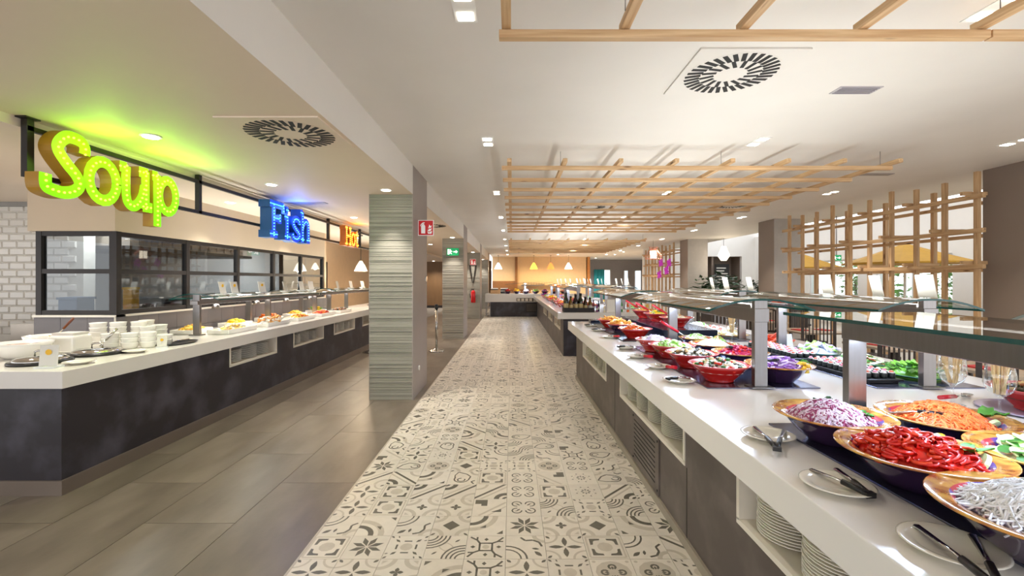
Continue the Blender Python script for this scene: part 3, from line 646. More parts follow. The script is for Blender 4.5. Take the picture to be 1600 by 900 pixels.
# ---------------------------------------------------------------- sneeze guards
COOL=(.56,.72,1.0)
def added_uplight(t,xc,y0,y1,z,up):  # uplight added to brighten the ceiling; lips keep it out of sight
    for s in (-.043,.039): MB().box(xc+s,y0+.06,z,xc+s+.004,y1-.06,z+.022).build('added_uplight_lip',STEEL,t,w=True)
    area((xc,(y0+y1)/2,z+.003),up,.06,y1-y0-.16,(1,.965,.93),rot=(pi,0,0),parent=t)
def guard(xc,y0,y1,label,arch=True,posts=None,half=.33,zt=1.487,led=16,beam=True,up=17,cards=(),col=COOL,zb=None):
    zb=ZT if zb is None else zb
    t=thing('sneeze_guard',label,'sneeze guard',(xc,y0,ZT))
    for y in (posts if posts is not None else (y0+.03,y1-.03)):
        MB().box(xc-.04,y-.02,zb+.014,xc+.04,y+.02,(1.335 if beam and not arch else zt-.012)).build('post',STEEL,t,w=True,bevel=.002)
        MB().box(xc-.07,y-.05,zb+(.008 if 0<xc and y<7 else 0),xc+.07,y+.05,zb+.014).build('foot',STEEL,t,w=True)
    if beam:
        bz=1.335 if not arch else (1.34 if zt>1.45 else 1.3)
        MB().box(xc-.045,y0,bz,xc+.045,y1,bz+(.085 if zt>1.45 else .05)).build('light_beam',STEEL,t,w=True,bevel=.003)
        MB().box(xc-.025,y0+.05,bz-.0015,xc+.025,y1-.05,bz).build('led_strip',mat('led_cool',(225,236,255),.4,emit=5),t,w=True)
        area((xc,(y0+y1)/2,bz-.004),led,.05,y1-y0-.1,col,parent=t)
        added_uplight(t,xc,y0,y1,bz+(.085 if zt>1.45 else .05),up)
    # glass
    n=12; pr=[]
    for i in range(n+1):
        u=-1+2*i/n; pr.append((xc+u*half, zt-(.068*u*u if arch else 0)))
    g=MB(); k=n+1; th=.013
    vs=[(x,y0-.0,z) for x,z in pr]+[(x,y1,z) for x,z in pr]
    g.add(vs,[(i,i+1,k+i+1,k+i) for i in range(n)],0,True); go=g.build('glass',CANOPY,t,w=True)
    e=MB(); vs=[(x,y0-.001,z) for x,z in pr]+[(x,y0-.001,z-th) for x,z in pr]; e.add(vs,[(i,k+i,k+i+1,i+1) for i in range(n)])
    vs=[(x,y1+.001,z) for x,z in pr]+[(x,y1+.001,z-th) for x,z in pr]; e.add(vs,[(i,i+1,k+i+1,k+i) for i in range(n)])
    for s in (0,-1): x,z=pr[s]; e.box(x-.001,y0,z-th,x+.001,y1,z)
    e.build('glass_edge',TEAL,go,w=True)
    if not arch:
        for y in (y0+.12,y1-.12): MB().box(xc-.05,y-.02,1.42,xc+.05,y+.02,zt-.004).build('bracket',STEEL,t,w=True)
    return t
def card(x,y,z,label,w=.11,h=.15,rz=0,dot=False,tilt=.22):
    t=thing('menu_card',label,'menu card',(x,y,z),rz,group='menu cards on the buffet')
    MB().obox((0,.0,.014+h/2),(w,.004,h),(-tilt,0,0)).build('card',PAPER,t); MB().box(-w/2-.01,-.045,0,w/2+.01,.045,.012).build('base',mat('acrylic',(222,226,228),.1,var=.02),t)
    if dot: MB().tube([(0,-.004,.014+h*.66),(0,-.0062+.0,.014+h*.66)],w*.17,14).build('dot',mat('card_dot',(232,180,30),.5,var=.05),t).rotation_euler=(0,0,0)
    return t
guard(1.55,.3,2.08,'nearest glass sneeze guard over the left salad row',False,[2.06,.4],half=.31,zt=1.455,up=7.5,led=11)
guard(1.55,2.82,4.6,'curved glass guard over the red bowls',True,[2.85,4.39],up=12,led=11)
guard(1.55,5.1,6.9,'curved glass guard over the black risers',True,[6.65],up=15,led=11)
guard(2.6,.3,2.08,'nearest glass sneeze guard on the dining side',True,[.4,2.06],up=8,led=11)
guard(2.6,2.82,4.6,'curved glass guard over the sushi platters',True,[2.85,4.39],up=14,led=11)
guard(2.6,5.1,6.9,'curved glass guard over the far platters of the near island',True,[6.65,5.15],up=16,led=11)
for i,y in enumerate((3.08,3.5,4.05,5.36,5.96,6.37)):
    card(2.80,y,1.4665,'white menu card on the dining side glass, number %s from the viewer'%['one','two','three','four','five','six','seven'][i],.12,.16,rz=pi/2+[.15,-.1,.1,0,.1,-.1][i])
for a,(xc,yy) in enumerate(((1.55,(10.6,13.2,15.8)),(2.6,(10.6,13.2,15.8)))):
    for b_,y in enumerate(yy):
        guard(xc,y,y+2.0,'glass guard of the second island, %s, %s'%(['aisle side','dining side'][a],['nearest','middle','farthest'][b_]),True,led=11)
        for c_ in range(3): card(xc+.2,y+.4+c_*.6,1.4665,'white menu card on second island glass, %s %s, %s'%(['aisle side','dining side'][a],['nearest','middle','farthest'][b_],['first','second','third'][c_]),.12,.17,rz=pi/2+[.1,-.1,.15][c_])
guard(.6,20.2,21.0,'glass guard of the end buffet',True,[20.9],half=.9,zb=1.0,led=11)
WARMC=(1,.82,.6)
guard(-3.86,5.52,9.0,'glass guard over the fish dishes on the soup counter',True,[5.58,7.2,8.9],half=.3,zt=1.44,led=4,col=WARMC,up=38)
guard(-3.86,9.3,13.0,'glass guard over the hot dishes on the soup counter',True,[9.6,10.6,12.4],half=.3,zt=1.44,led=4,col=WARMC,up=38)
for y in (7.1,8.86): tag(MB().box(-4.14,y-.02,ZT,-4.07,y+.02,1.40).build('guard_post',STEEL),'%s rear steel post behind the fish dishes'%('nearer' if y<8 else 'farther'),'post')
for i,(y,dx) in enumerate(((5.78,0),(6.03,0),(6.66,.02),(7.38,0),(7.95,0),(8.33,0),(9.6,0),(10.4,0),(11.2,.0),(12.1,0))):
    card(-3.68+dx,y,1.419,'white menu card on the soup counter glass, %s from the left'%['first','second','third','fourth','fifth','sixth','seventh','eighth','ninth','tenth'][i],.12,.15,rz=pi/2-.15*(i%3),dot=i<3)
# ---------------------------------------------------------------- display trays
def dtray(x0,x1,y0,y1,label,m=TRAY,h=.008): return tag(MB().box(x0,y0,ZT,x1,y1,ZT+h).build('display_tray',m,bevel=.002),label,'tray')
dtray(1.2,1.93,-.6,2.13,'near dark steel tray under the ornate salad bowls'); dtray(1.215,1.92,2.83,4.62,'dark steel tray under the red bowls')
dtray(2.27,2.95,2.83,4.62,'dark steel tray under the sushi platters'); dtray(1.22,1.65,5.0,7.1,'black tray at the far end of the near island',BLACK); dtray(2.27,2.95,5.0,7.1,'dark tray under the far platters',TRAY)
dtray(2.27,2.95,-.6,2.13,'near dark tray on the dining side')
# ---------------------------------------------------------------- bowls and food
def bowl_ornate(loc,label,r=.215,h=.115,n=40):
    t=thing('ornate_bowl',label,'bowl',loc,group='ornate salad bowls'); k=r/.215
    MB().lathe([(0,0),(.085*k,0),(.09*k,.006),(.128*k,.04),(.168*k,.085),(.185*k,.1),(.2*k,h-.008)],n,cap=False).lathe([(.155*k,.1),(.12*k,.045),(.08*k,.014),(0,.012)],n,mi=1,cap=False).build('body',[PURP,CRIM],t)
    MB().lathe([(.2*k,h-.008),(r,h-.002),(r+.003,h+.002),(r,h+.004),(.168*k,h-.006),(.155*k,.1)],n,mis=[0,0,0,0,1,1],cap=False).build('rim',[AMBER,CRIM],t); return t
def bowl_red(loc,label,r=.195,h=.115,n=36,body=None,rim=None):
    t=thing('red_bowl' if body is None else 'dark_bowl',label,'bowl',loc,group='red buffet bowls'); k=r/.195
    MB().lathe([(0,0),(.085*k,0),(.094*k,.008),(.09*k,.012),(.138*k,.058),(.172*k,.098)],n,cap=False).lathe([(.158*k,.095),(.11*k,.05),(.07*k,.018),(0,.015)],n,mi=1,cap=False).build('body',[body or RED,YELIN],t)
    MB().lathe([(.172*k,.098),(r,h-.004),(r+.002,h),(r-.004,h+.002),(.165*k,.101),(.158*k,.095)],n,mis=[0,0,0,0,1],cap=False).build('rim',[rim or PINKRIM,YELIN],t); return t
def M_(nm,c,r=.35,v=.15): return mat(nm,c,r,var=v,scale=25,coat=.15)
RADISH=M_('radish_white',(226,206,220)); RADSKIN=M_('radish_skin',(150,52,96)); CARROT=M_('carrot',(230,104,40)); PEPPER=M_('pepper_red',(206,30,18),.2); PEPPER2=M_('pepper_orange_red',(224,64,30),.2)
NOOD=M_('glass_noodle',(242,242,244),.3,.02); CUKE=M_('cucumber_flesh',(206,228,160),.3); CSKIN=M_('cucumber_skin',(56,110,40),.3); ONION=M_('onion_purple',(160,110,190)); ONIONW=M_('onion_pale',(222,204,230))
YPEP=M_('yellow_pepper',(240,196,40),.25); OLIVE=M_('olive',(62,58,40),.25); FETA=M_('feta',(238,234,222)); TOM=M_('tomato',(200,44,30),.2); LETT=M_('lettuce',(120,180,60),.4); GREENB=M_('green_bean',(150,190,90)); BEET=M_('beetroot',(150,20,60),.25)
BREAD=M_('toast_bread',(214,152,72),.6); RICE=M_('rice_white',(236,232,224)); EGG=M_('egg_yellow',(238,200,84)); CHIP=M_('chip_gold',(226,166,60),.5); MEAT=M_('roast_brown',(150,88,48),.4); NORI=M_('nori',(20,26,26),.4); SALM=M_('salmon',(236,120,96),.3); PINKF=M_('pink_fish',(226,120,150),.3); CORN=M_('corn',(246,206,70),.35); CHICK=M_('beige_bean',(214,186,134),.4); SPROUT=M_('sprout',(228,224,196),.4); ORSAUCE=M_('orange_sauce',(226,110,40),.25)
def pile(loc,r,h,kind,mats,n,name,label,cat='food',sx=1,sy=1,size=1,seed=0,rz=0,thin=1):
    rg=random.Random(seed or hash(label)%99999 if False else (seed+len(label)*31+n)); m=MB(); H=h
    m.lathe([(r*.97,-.012),(r*.9,h*.25),(r*.66,h*.62),(r*.35,h*.86),(.001,h*.94)],16,sx=sx,sy=sy)
    for i in range(n):
        q=math.sqrt(rg.random())*.97; a=rg.random()*2*pi; x,y=q*r*cos(a)*sx,q*r*sin(a)*sy; z=H*(1-q*q)*.95+rg.uniform(0,.006); mi=rg.randrange(len(mats)); d=rg.random()*2*pi
        if kind=='shred':
            L=rg.uniform(.02,.045)*size; c=rg.uniform(-.9,.9); pts=[]
            for k in range(4):
                u=(k/3-.5)*L; bend=c*(u*u)/L*2; dd=(x+u*cos(d)-bend*sin(d),y+u*sin(d)+bend*cos(d)); qq=min(1,math.hypot(dd[0]/sx,dd[1]/sy)/r)
                pts.append((dd[0],dd[1],H*(1-qq*qq)*.95+.004+rg.uniform(0,.007)*size))
            m.tube(pts,(.0026+.0006*size)*rg.uniform(.8,1.2)*thin,4,mi,cap=False)
        elif kind=='ring':
            R0=rg.uniform(.018,.034)*size; a0=rg.random()*6; sp=rg.uniform(2,5.6); tl=rg.uniform(-.5,.5)
            m.tube([(x+R0*cos(a0+sp*k/8),y+R0*.8*sin(a0+sp*k/8),z+.007+tl*R0*cos(a0+sp*k/8)) for k in range(9)],.0042*size,5,mi,cap=False,flat=1.5)
        elif kind=='lump':
            rr=rg.uniform(.009,.017)*size; m.blob((x,y,z+rr*.4),rr,mi,.2,rg.uniform(.8,1.5),rg.uniform(.8,1.5),rg.uniform(.6,1),n=6,rings=4)
        elif kind=='slice':
            rr=rg.uniform(.02,.028)*size; T=Matrix.Translation((x,y,z+.009))@Matrix.Rotation(rg.uniform(-.6,.6),4,'X')@Matrix.Rotation(rg.uniform(-.6,.6),4,'Y')
            vs=[T@Vector((rr*cos(2*pi*k/12),rr*sin(2*pi*k/12),s)) for s in (-.002,.002) for k in range(12)]
            m.add(vs,[list(range(12))[::-1],list(range(12,24))],mi); m.add(vs,[(k,(k+1)%12,12+(k+1)%12,12+k) for k in range(12)],min(len(mats)-1,mi+1 if mi+1<len(mats) else 0))
        elif kind=='wedge':
            L=rg.uniform(.06,.1)*size; m.obox((x,y,z+.014),(L,.028*size,.014*size),(rg.uniform(-.6,.6),rg.uniform(-.7,.1),d),mi)
        elif kind=='leaf':
            L=rg.uniform(.035,.06)*size; w_=L*.4; t0=rg.uniform(0,.8); f=lambda u,v,zz:(x+u*cos(d)-v*sin(d),y+u*sin(d)+v*cos(d),z+.004+zz)
            m.add([f(0,0,0),f(L*.5,w_,L*t0*.6),f(L,0,L*t0),f(L*.5,-w_,L*t0*.6),f(L*.5,0,L*t0*.35)],[(0,4,1),(1,4,2),(2,4,3),(3,4,0)],mi,True)
    o=m.build(name,mats); o.location=loc; o.rotation_euler=(0,0,rz); return tag(o,label,cat,kind='stuff')
def leaves(loc,label,n=5,s=.07,m=LEAF,seed=1):
    rg=random.Random(seed+int(loc[0]*100)); mb=MB()
    for i in range(n):
        d=rg.random()*6.28; L=s*rg.uniform(.7,1.1); e=[]
        for k in range(5):
            u=k/4; w_=L*.32*sin(pi*min(.98,u*.9+.08)); zz=.02+L*.5*sin(u*1.8)*rg.uniform(.5,1); e.append((u*L,w_,zz))
        f=lambda u,v,zz:(u*cos(d)-v*sin(d),u*sin(d)+v*cos(d),zz)
        vs=[f(u,w_,z) for u,w_,z in e]+[f(u,0,z-.006) for u,w_,z in e]+[f(u,-w_,z) for u,w_,z in e]
        mb.add(vs,[(k,k+1,5+k+1,5+k) for k in range(4)]+[(5+k,5+k+1,10+k+1,10+k) for k in range(4)],0,True)
    o=mb.build('garnish',m); o.location=loc; return tag(o,label,'garnish')
def wedge_slice(loc,label,m,rz=0,s=.05):
    mb=MB(); vs=[]; 
    for k in range(9):
        a=pi*k/8; vs+= [(s*cos(a),-.006,s*.75*sin(a)),(s*cos(a),.006,s*.75*sin(a))]
    mb.add(vs,[(2*k,2*k+2,2*k+3,2*k+1) for k in range(8)]+[[2*k for k in range(9)][::-1],[2*k+1 for k in range(9)]]); o=mb.build('vegetable_slice',m); o.location=loc; o.rotation_euler=(.5,0,rz); return tag(o,label,'garnish')
ZR=ZT+.008
Z2=ZR+.068
# near tray: ornate bowls
bowl_ornate((1.33,1.89,ZR),'ornate bowl of shredded radish, farthest left on the near tray')
pile((1.32,1.89,Z2+.02),.148,.075,'shred',[RADISH,RADISH,RADSKIN],700,'shredded_radish','pale pink shredded radish in the ornate bowl',size=1.1)
leaves((1.41,1.84,Z2+.03),'parsley beside the shredded radish',9,.05); leaves((1.36,1.98,Z2+.05),'leaf sprigs behind the shredded radish',4,.05,DLEAF); wedge_slice((1.43,1.93,Z2+.045),'red tomato slice beside the shredded radish',TOM,.4,.032)
wedge_slice((1.46,1.965,Z2+.045),'pale lime slice beside the shredded radish',GREENB,.2,.022)
bowl_ornate((1.325,1.485,ZR),'ornate bowl of sliced red peppers in front of the radish',.225)
pile((1.31,1.485,Z2+.02),.158,.07,'ring',[PEPPER,PEPPER,PEPPER2],170,'sliced_red_pepper','glossy sliced red peppers in the ornate bowl',size=1.0)
leaves((1.445,1.46,Z2+.03),'green leaves beside the red peppers',4,.07); wedge_slice((1.445,1.40,Z2+.035),'white cucumber half slice on the red peppers',CUKE,.9,.045); wedge_slice((1.41,1.52,Z2+.06),'yellow pepper slice behind the red peppers',YPEP,.1,.045); leaves((1.33,1.585,Z2+.045),'small leaves behind the red peppers',3,.05)
bowl_ornate((1.285,1.085,ZR),'nearest ornate bowl holding white noodles',.225)
pile((1.295,1.085,Z2+.02),.155,.075,'shred',[NOOD,NOOD,NOOD],900,'white_noodles','translucent white noodles in the nearest ornate bowl',size=2.5,thin=.75)
bowl_ornate((1.765,1.86,ZR),'ornate bowl of shredded carrot behind the radish bowl',.225)
pile((1.755,1.86,Z2+.02),.158,.075,'shred',[CARROT,CARROT,M_('carrot_light',(238,134,66))],620,'shredded_carrot','orange shredded carrot in the ornate bowl',size=1.1)
leaves((1.89,1.83,Z2+.03),'green leaf on the shredded carrot',4,.075); wedge_slice((1.87,1.775,Z2+.03),'pale endive slice on the shredded carrot',CUKE,.3,.04); wedge_slice((1.86,1.86,Z2+.04),'yellow pepper strip on the shredded carrot',YPEP,.3,.035)
bowl_ornate((1.735,1.45,ZR),'ornate bowl of sliced cucumber at the right edge',.215)
pile((1.735,1.45,Z2+.015),.15,.06,'slice',[CUKE,CUKE,CSKIN],90,'sliced_cucumber','sliced cucumber in the ornate bowl at the right edge'); leaves((1.70,1.40,Z2+.05),'shredded lettuce on the cucumber',5,.06)
bowl_ornate((1.72,1.03,ZR),'ornate bowl beside the noodles, cut by the picture edge'); pile((1.72,1.03,Z2+.02),.15,.06,'lump',[CORN,CORN],120,'sweetcorn','sweetcorn in the bowl beside the noodles')
# middle tray: red bowls on the left, ornate on the right
foods=[(3.03,'lump',[FETA,OLIVE,CSKIN,TOM,CHICK],130,'mixed salad with peppers'),(3.5,'lump',[OLIVE,FETA,CHICK,OLIVE],130,'olives and white cheese'),(3.93,'lump',[GREENB,GREENB,FETA],110,'green bean salad'),(4.29,'ring',[ONIONW,RICE],60,'pale onion rings')]
nm=['nearest','second','third','farthest']
for i,(y,k,ms,n,l) in enumerate(foods):
    rr=.195 if i<3 else .168; xx=1.38 if i<3 else 1.335; bowl_red((xx,y,ZR),'red bowl of %s, %s of the red row'%(l,nm[i]),rr); pile((xx,y,ZR+.078),.152*rr/.195,.06,k,ms,n,l.replace(' ','_'),'%s heaped in the %s red bowl'%(l,nm[i]),seed=i)
foods=[(3.01,'ring',[ONION,ONION,ONIONW],150,'purple onion rings',AMBER),(3.52,'lump',[BEET,BEET,PEPPER],80,'sliced beetroot',0),(3.98,'shred',[SPROUT,RICE],220,'white bean sprouts',0),(4.4,'shred',[SPROUT,LETT],150,'pale celery strips',0)]
for i,(y,k,ms,n,l,_) in enumerate(foods):
    rr=.205 if i<3 else .165; xx=1.765 if i<3 else 1.785; bowl_ornate((xx,y,ZR),'ornate bowl of %s, %s behind the red row'%(l,nm[i]),rr); pile((xx-.005,y,Z2+.015),.145*rr/.205,.065,k,ms,n,l.replace(' ','_'),'%s in the %s ornate bowl behind the red row'%(l,nm[i]),seed=i+9)
leaves((1.89,2.98,Z2+.03),'green leaf beside the purple onions',5,.06); pile((1.865,2.93,Z2+.02),.045,.04,'lump',[YPEP,EGG],30,'yellow_pepper_bits','yellow pepper bits beside the purple onions')
pile((1.82,4.02,Z2+.05),.06,.05,'shred',[CUKE,TOM,LETT],40,'vegetable_sticks','bright vegetable sticks beside the sprouts',size=1.6)
# far black tray: bowls on low black blocks
def block(x0,x1,y0,y1,h,label): tag(MB().box(x0,y0,ZT,x1,y1,ZT+h).build('riser_block',mat('riser_black',(26,30,42),.15,var=.1),bevel=.003),label,'riser')
block(1.66,2.25,4.98,6.95,.13,'tall black riser block carrying red bowls')
block(1.23,1.64,7.11,7.3,.05,'small black riser at the far end of the near island')
for i,(x,y,z,l,k,ms,n,dk) in enumerate(((1.42,5.25,ZR,'orange bean salad','lump',[ORSAUCE,CHICK,CARROT],90,0),(1.4,5.85,ZR,'toasted bread wedges','wedge',[BREAD,CHIP],26,1),(1.4,6.45,ZR,'golden bread chips','wedge',[CHIP,BREAD],22,0),(1.93,5.35,ZT+.13,'grated cheese','shred',[SPROUT,RICE,BREAD],120,0),(1.93,6.0,ZT+.13,'green olives','lump',[YPEP,GREENB,OLIVE],60,0),(1.93,6.6,ZT+.13,'croutons','lump',[BREAD,CHIP],60,0))):
    bowl_red((x,y,z),'%s bowl of %s at the far end of the near island'%('dark purple' if dk else 'red',l),body=PURP if dk else None)
    pile((x,y,z+.078),.152,.06,k,ms,n,l.replace(' ','_'),'%s in a bowl at the far end of the near island'%l,seed=i+20)
SPOON=mat('red_handle',(196,24,40),.25,var=.05)
def ladle(loc,rz,label,tilt=.6,L=.3,m=None):
    t=thing('serving_spoon',label,'spoon',loc,rz,group='serving spoons')
    MB().tube([(.03,0,.01),(.03+L*.45*cos(tilt),0,.01+L*.45*sin(tilt))],.006,6).build('shaft',CHROME,t); MB().tube([(.03+L*.4*cos(tilt),0,.01+L*.4*sin(tilt)),(.03+L*cos(tilt),0,.01+L*sin(tilt))],.012,8).build('handle',m or SPOON,t)
    MB().lathe([(0,0),(.02,.002),(.032,.01),(.034,.016),(.03,.013),(.018,.006),(0,.004)],14,sy=.75).build('spoon_head',CHROME,t); return t
for i,(x,y,z,rz) in enumerate(((1.95,5.3,1.13,2.7),(1.93,5.95,1.13,2.9),(1.95,6.55,1.13,2.8),(1.72,4.3,1.03,2.9))):
    ladle((x,y,z),rz,'red handled spoon in the %s'%['grated cheese bowl','green olive bowl','crouton bowl','pale celery bowl'][i],.55,.32)
def tongs(loc,rz,label,L=.2,op=.32,handle=BLACK,lift=.0):
    t=thing('serving_tongs',label,'tongs',loc,rz,group='serving tongs')
    for s in (-1,1):
        dx=L*sin(op*s/2); MB().tube([(0,0,.008+lift),(dx*.5,L*.5,.012+lift*.6),(dx,L,.006)],[.007,.007,.011],6,flat=.5).build('arm',CHROME,t)
        MB().tube([(0,-.004,.008+lift),(dx*.42,L*.42,.0115+lift*.65)],.0095,8).build('grip',handle,t)
    MB().obox((0,-.004,.008+lift),(.03,.02,.016)).build('hinge',handle,t); return t
pr=[(0,0),(.055,0),(.06,.003),(.072,.012),(.1,.02),(.106,.022),(.1,.0235),(.072,.0165),(.062,.009),(0,.006)]
RPL=MB().lathe(pr,32).mesh('rest_plate',PLATE)
lst=[(1.093,1.943,'nearest the radish bowl',.0,'t',.25),(1.05,1.472,'below the red peppers',.5,'s',1.1),(1.09,1.13,'nearest the viewer',0,'t',.2),(1.105,3.01,'before the nearest red bowl',0,'b',1.2),(1.12,3.5,'before the second red bowl',0,'r',1.1),(1.09,3.97,'before the third red bowl',0,'r',1.1),(1.117,4.47,'before the farthest red bowl',0,'b',1.2),(1.14,5.33,'before the orange bean salad',0,'r',1.1),(1.145,6.05,'before the bread wedges',0,'b',1.2),(1.145,6.65,'before the bread chips',0,'b',1.2)]
for x,y,w_,_,k,rz in lst:
    inst('rest_plate',RPL,(x,y,ZT),0,'small oval plate with serving tongs, '+w_ if k!='r' else 'small plate with a red handled spoon, '+w_,'plate','utensil plates on the near island')
    z=ZT+.016
    if k=='t': tongs((x-.073,y-.19,ZT+.016),-.42,'black handled tongs standing open on the plate '+w_,.27,.42,lift=.004)
    elif k=='s': tongs((x+.035,y-.085,z),.05,'steel tongs with black grips on the plate '+w_,.185,.5)
    elif k=='b': tongs((x-.07,y+.0,z),-1.3,'dark tongs lying on the plate '+w_,.15,.3)
    else: ladle((x,y-.02,z),-1.3,'red handled spoon on the plate '+w_,.12,.19)
tongs((1.69,1.80,1.035),.5,'dark tongs resting in the shredded carrot',.15,.5,BLACK,.03); tongs((1.68,3.5,1.03),-.3,'black tongs resting in the beetroot',.18,.35,BLACK,.05); tongs((1.7,2.93,1.03),.6,'black tongs resting in the purple onions',.14,.35,BLACK,.05)
# wine glasses of breadsticks
GPR=[(r*1.32,h*1.08) for r,h in [(.0,0),(.042,0),(.042,.003),(.008,.008),(.005,.02),(.005,.09),(.012,.1),(.036,.125),(.046,.16),(.044,.2),(.037,.245),(.036,.245),(.043,.2),(.045,.16),(.035,.127),(.011,.103),(0,.1)]]
DRINK=glass('goblet_glass',(.97,.98,.98),.06); STICK=M_('breadstick',(226,190,128),.6)
def goblet(x,y,label):
    t=thing('wine_glass',label,'wine glass',(x,y,ZT),group='wine glasses of breadsticks'); MB().lathe(GPR,24).build('glass',DRINK,t)
def sticks(x,y,label,n=16):
    t=thing('breadsticks',label,'breadsticks',(x,y,ZT+.12),group='breadstick bunches'); rg=random.Random(int(x*77+y*33))
    for i in range(n):
        a=rg.random()*6.28; b=rg.uniform(.0,.02); e=rg.uniform(.025,.05); h=rg.uniform(.17,.22); MB().tube([(b*cos(a),b*sin(a),0.0),(e*.7*cos(a+.3),e*.7*sin(a+.3),h*.5),(e*cos(a+.4),e*sin(a+.4),h)],.0042,5).build('breadstick',STICK,t)
for x,y,l in ((2.39,2.47,'left'),(2.38,2.22,'right'),(2.33,4.82,'far')):
    goblet(x,y,'%s wine glass holding breadsticks'%l); sticks(x,y,'pale breadsticks standing in the %s wine glass'%l)
# sushi platters
def platter(x0,x1,y0,y1,label,m=BLACK,h=.03): tag(MB().box(x0+.02,y0+.02,ZR,x1-.02,y1-.02,ZR+h*.6).box(x0,y0,ZR+h*.6,x1,y1,ZR+h).build('platter',m,bevel=.004),label,'platter')
platter(2.29,2.52,2.92,3.62,'nearer long black platter of sushi rolls'); platter(2.29,2.52,3.7,4.5,'farther long black platter of sushi rolls')
SU=[]
for c in (SALM,PINKF,RICE):
    m=MB(); m.lathe([(0,0),(.021,0),(.022,.004),(.022,.03),(.021,.032)],12,mi=0); m.lathe([(.019,.032),(.018,.036),(0,.037)],12,mi=1); m.blob((0,0,.04),.012,2,.2,1.2,1,.7); SU.append(m.mesh('sushi_roll',[NORI,RICE,c]))
for pi_,(ya,yb) in enumerate(((2.96,3.58),(3.74,4.46))):
    for r in range(4):
        k=0; y=ya+.02
        while y<yb:
            inst('sushi_roll',SU[(r+k)%3],(2.325+r*.053,y,ZR+.03),0,'small sushi roll on the %s black platter, row %s, %s along'%(['nearer','farther'][pi_],ORD[r],ORD[k]),'sushi','sushi rolls on the %s platter'%['nearer','farther'][pi_]); y+=.056; k+=1
JADE=mat('green_glaze',(24,92,72),.15,var=.15,coat=.4)
def round_platter(x,y,z,r,label,m,food,l2,sx=1,sy=1,seed=3,hh=.06):
    o=MB().lathe([(0,0),(r*.6,0),(r,.022),(r+.006,.026),(r,.029),(r*.6,.01),(0,.009)],32,sx=sx,sy=sy).build('platter',m); o.location=(x,y,z); tag(o,label,'platter')
    k,ms,n=food; pile((x,y,z+.014),r*.82,hh,k,ms,n,l2.split(' in ')[0].replace(' ','_')[:30],l2,sx=sx,sy=sy,seed=seed)
round_platter(2.77,3.15,ZR,.17,'green oval platter of leafy salad nearest on the dining side tray',JADE,('leaf',[LETT,CUKE,LETT,CSKIN],180),'leafy green salad in the nearest green platter',1,1.2,4)
round_platter(2.77,3.62,ZR,.17,'green oval platter of sliced vegetables on the dining side tray',JADE,('slice',[CUKE,FETA,CSKIN,TOM],80),'cucumber and cheese slices in the middle green platter',1,1.2,5)
round_platter(2.77,4.12,ZR,.18,'green oval platter of silvery fish on the dining side tray',JADE,('wedge',[M_('silver_fish',(186,190,204),.25),GREENB,ONIONW],60),'silvery fish fillets in the far green platter',1,1.2,6)
round_platter(2.6,5.42,ZR,.2,'amber platter of grated cheese behind the curved guard',AMBER,('shred',[SPROUT,EGG],160),'grated pale cheese in the amber platter',1,1,7)
round_platter(2.6,5.88,ZR,.2,'white platter of white cheese and salmon',PLATE,('lump',[FETA,RICE,SALM],90),'white cheese and orange salmon lumps in the white platter',1,1,8)
round_platter(2.6,6.35,ZR,.2,'white platter of pasta salad',PLATE,('lump',[RICE,FETA,LETT],90),'pale pasta salad in the white platter',1,1,9)
round_platter(2.85,4.9,ZT,.16,'amber platter of red ham between the trays',AMBER,('wedge',[PEPPER2,SALM],30),'rolled red ham slices in the amber platter',1,1,11)
bowl_red((2.70,2.33,ZT+.006),'red bowl of brown olives beside the wine glasses'); pile((2.70,2.33,ZT+.081),.152,.055,'lump',[OLIVE,CHICK,MEAT],110,'brown_olives','brown olives in the red bowl beside the wine glasses')
o=MB().lathe([(0,0),(.15,0),(.22,.008),(.225,.011),(.22,.013),(.15,.006),(0,.005)],32).build('dinner_plate',mat('lilac_plate',(176,166,190),.2,var=.04)); o.location=(2.68,2.33,ZT); tag(o,'large lilac plate under the bowl of brown olives','plate')
o=ladle((2.62,2.62,ZT+.004),3.6,'red handled spoon lying beside the wine glasses',.08,.3)
card(2.72,4.52,ZR,'pale grey card standing among the sushi platters',.13,.12)
# ---------------------------------------------------------------- second island and end buffet
BOT=[(0,0),(.034,0),(.036,.004),(.036,.17),(.03,.2),(.014,.235),(.013,.29),(.015,.292),(.015,.305),(0,.305)]
def bottle(x,y,z,m,label,s=1,capm=None):
    t=thing('bottle',label,'bottle',(x,y,z),group='bottles on the second island'); p=[(r*s,h*s) for r,h in BOT]
    MB().lathe(p,16).build('body',m,t); MB().lathe([(.0365*s,.06*s),(.0368*s,.062*s),(.0368*s,.13*s),(.0365*s,.132*s)],16).build('label_band',PAPER if s<1 else mat('kraft_label',(206,184,130),.6,var=.1),t); MB().lathe([(.016*s,.275*s),(.016*s,.308*s),(0,.309*s)],12).build('cap',capm or BLACK,t)
cr=thing('bottle_crate','dark wooden crate of oil bottles at the near end of the second island','crate',(1.42,9.8,ZT))
MB().box(-.32,-.17,0,.32,.17,.012).build('base',BLACKM,cr)
for y in (-.17,.158): MB().box(-.32,y,.012,.32,y+.012,.09).build('side',BLACKM,cr)
for x in (-.32,.308): MB().box(x,-.158,.012,x+.012,.158,.09).build('end',BLACKM,cr)
OILS=[mat('bottle_dark_green',(30,38,20),.08,var=.1),mat('bottle_oil',(120,88,24),.08,var=.1),mat('bottle_brown',(66,38,18),.08,var=.1),mat('bottle_vinegar',(24,12,12),.08,var=.1)]
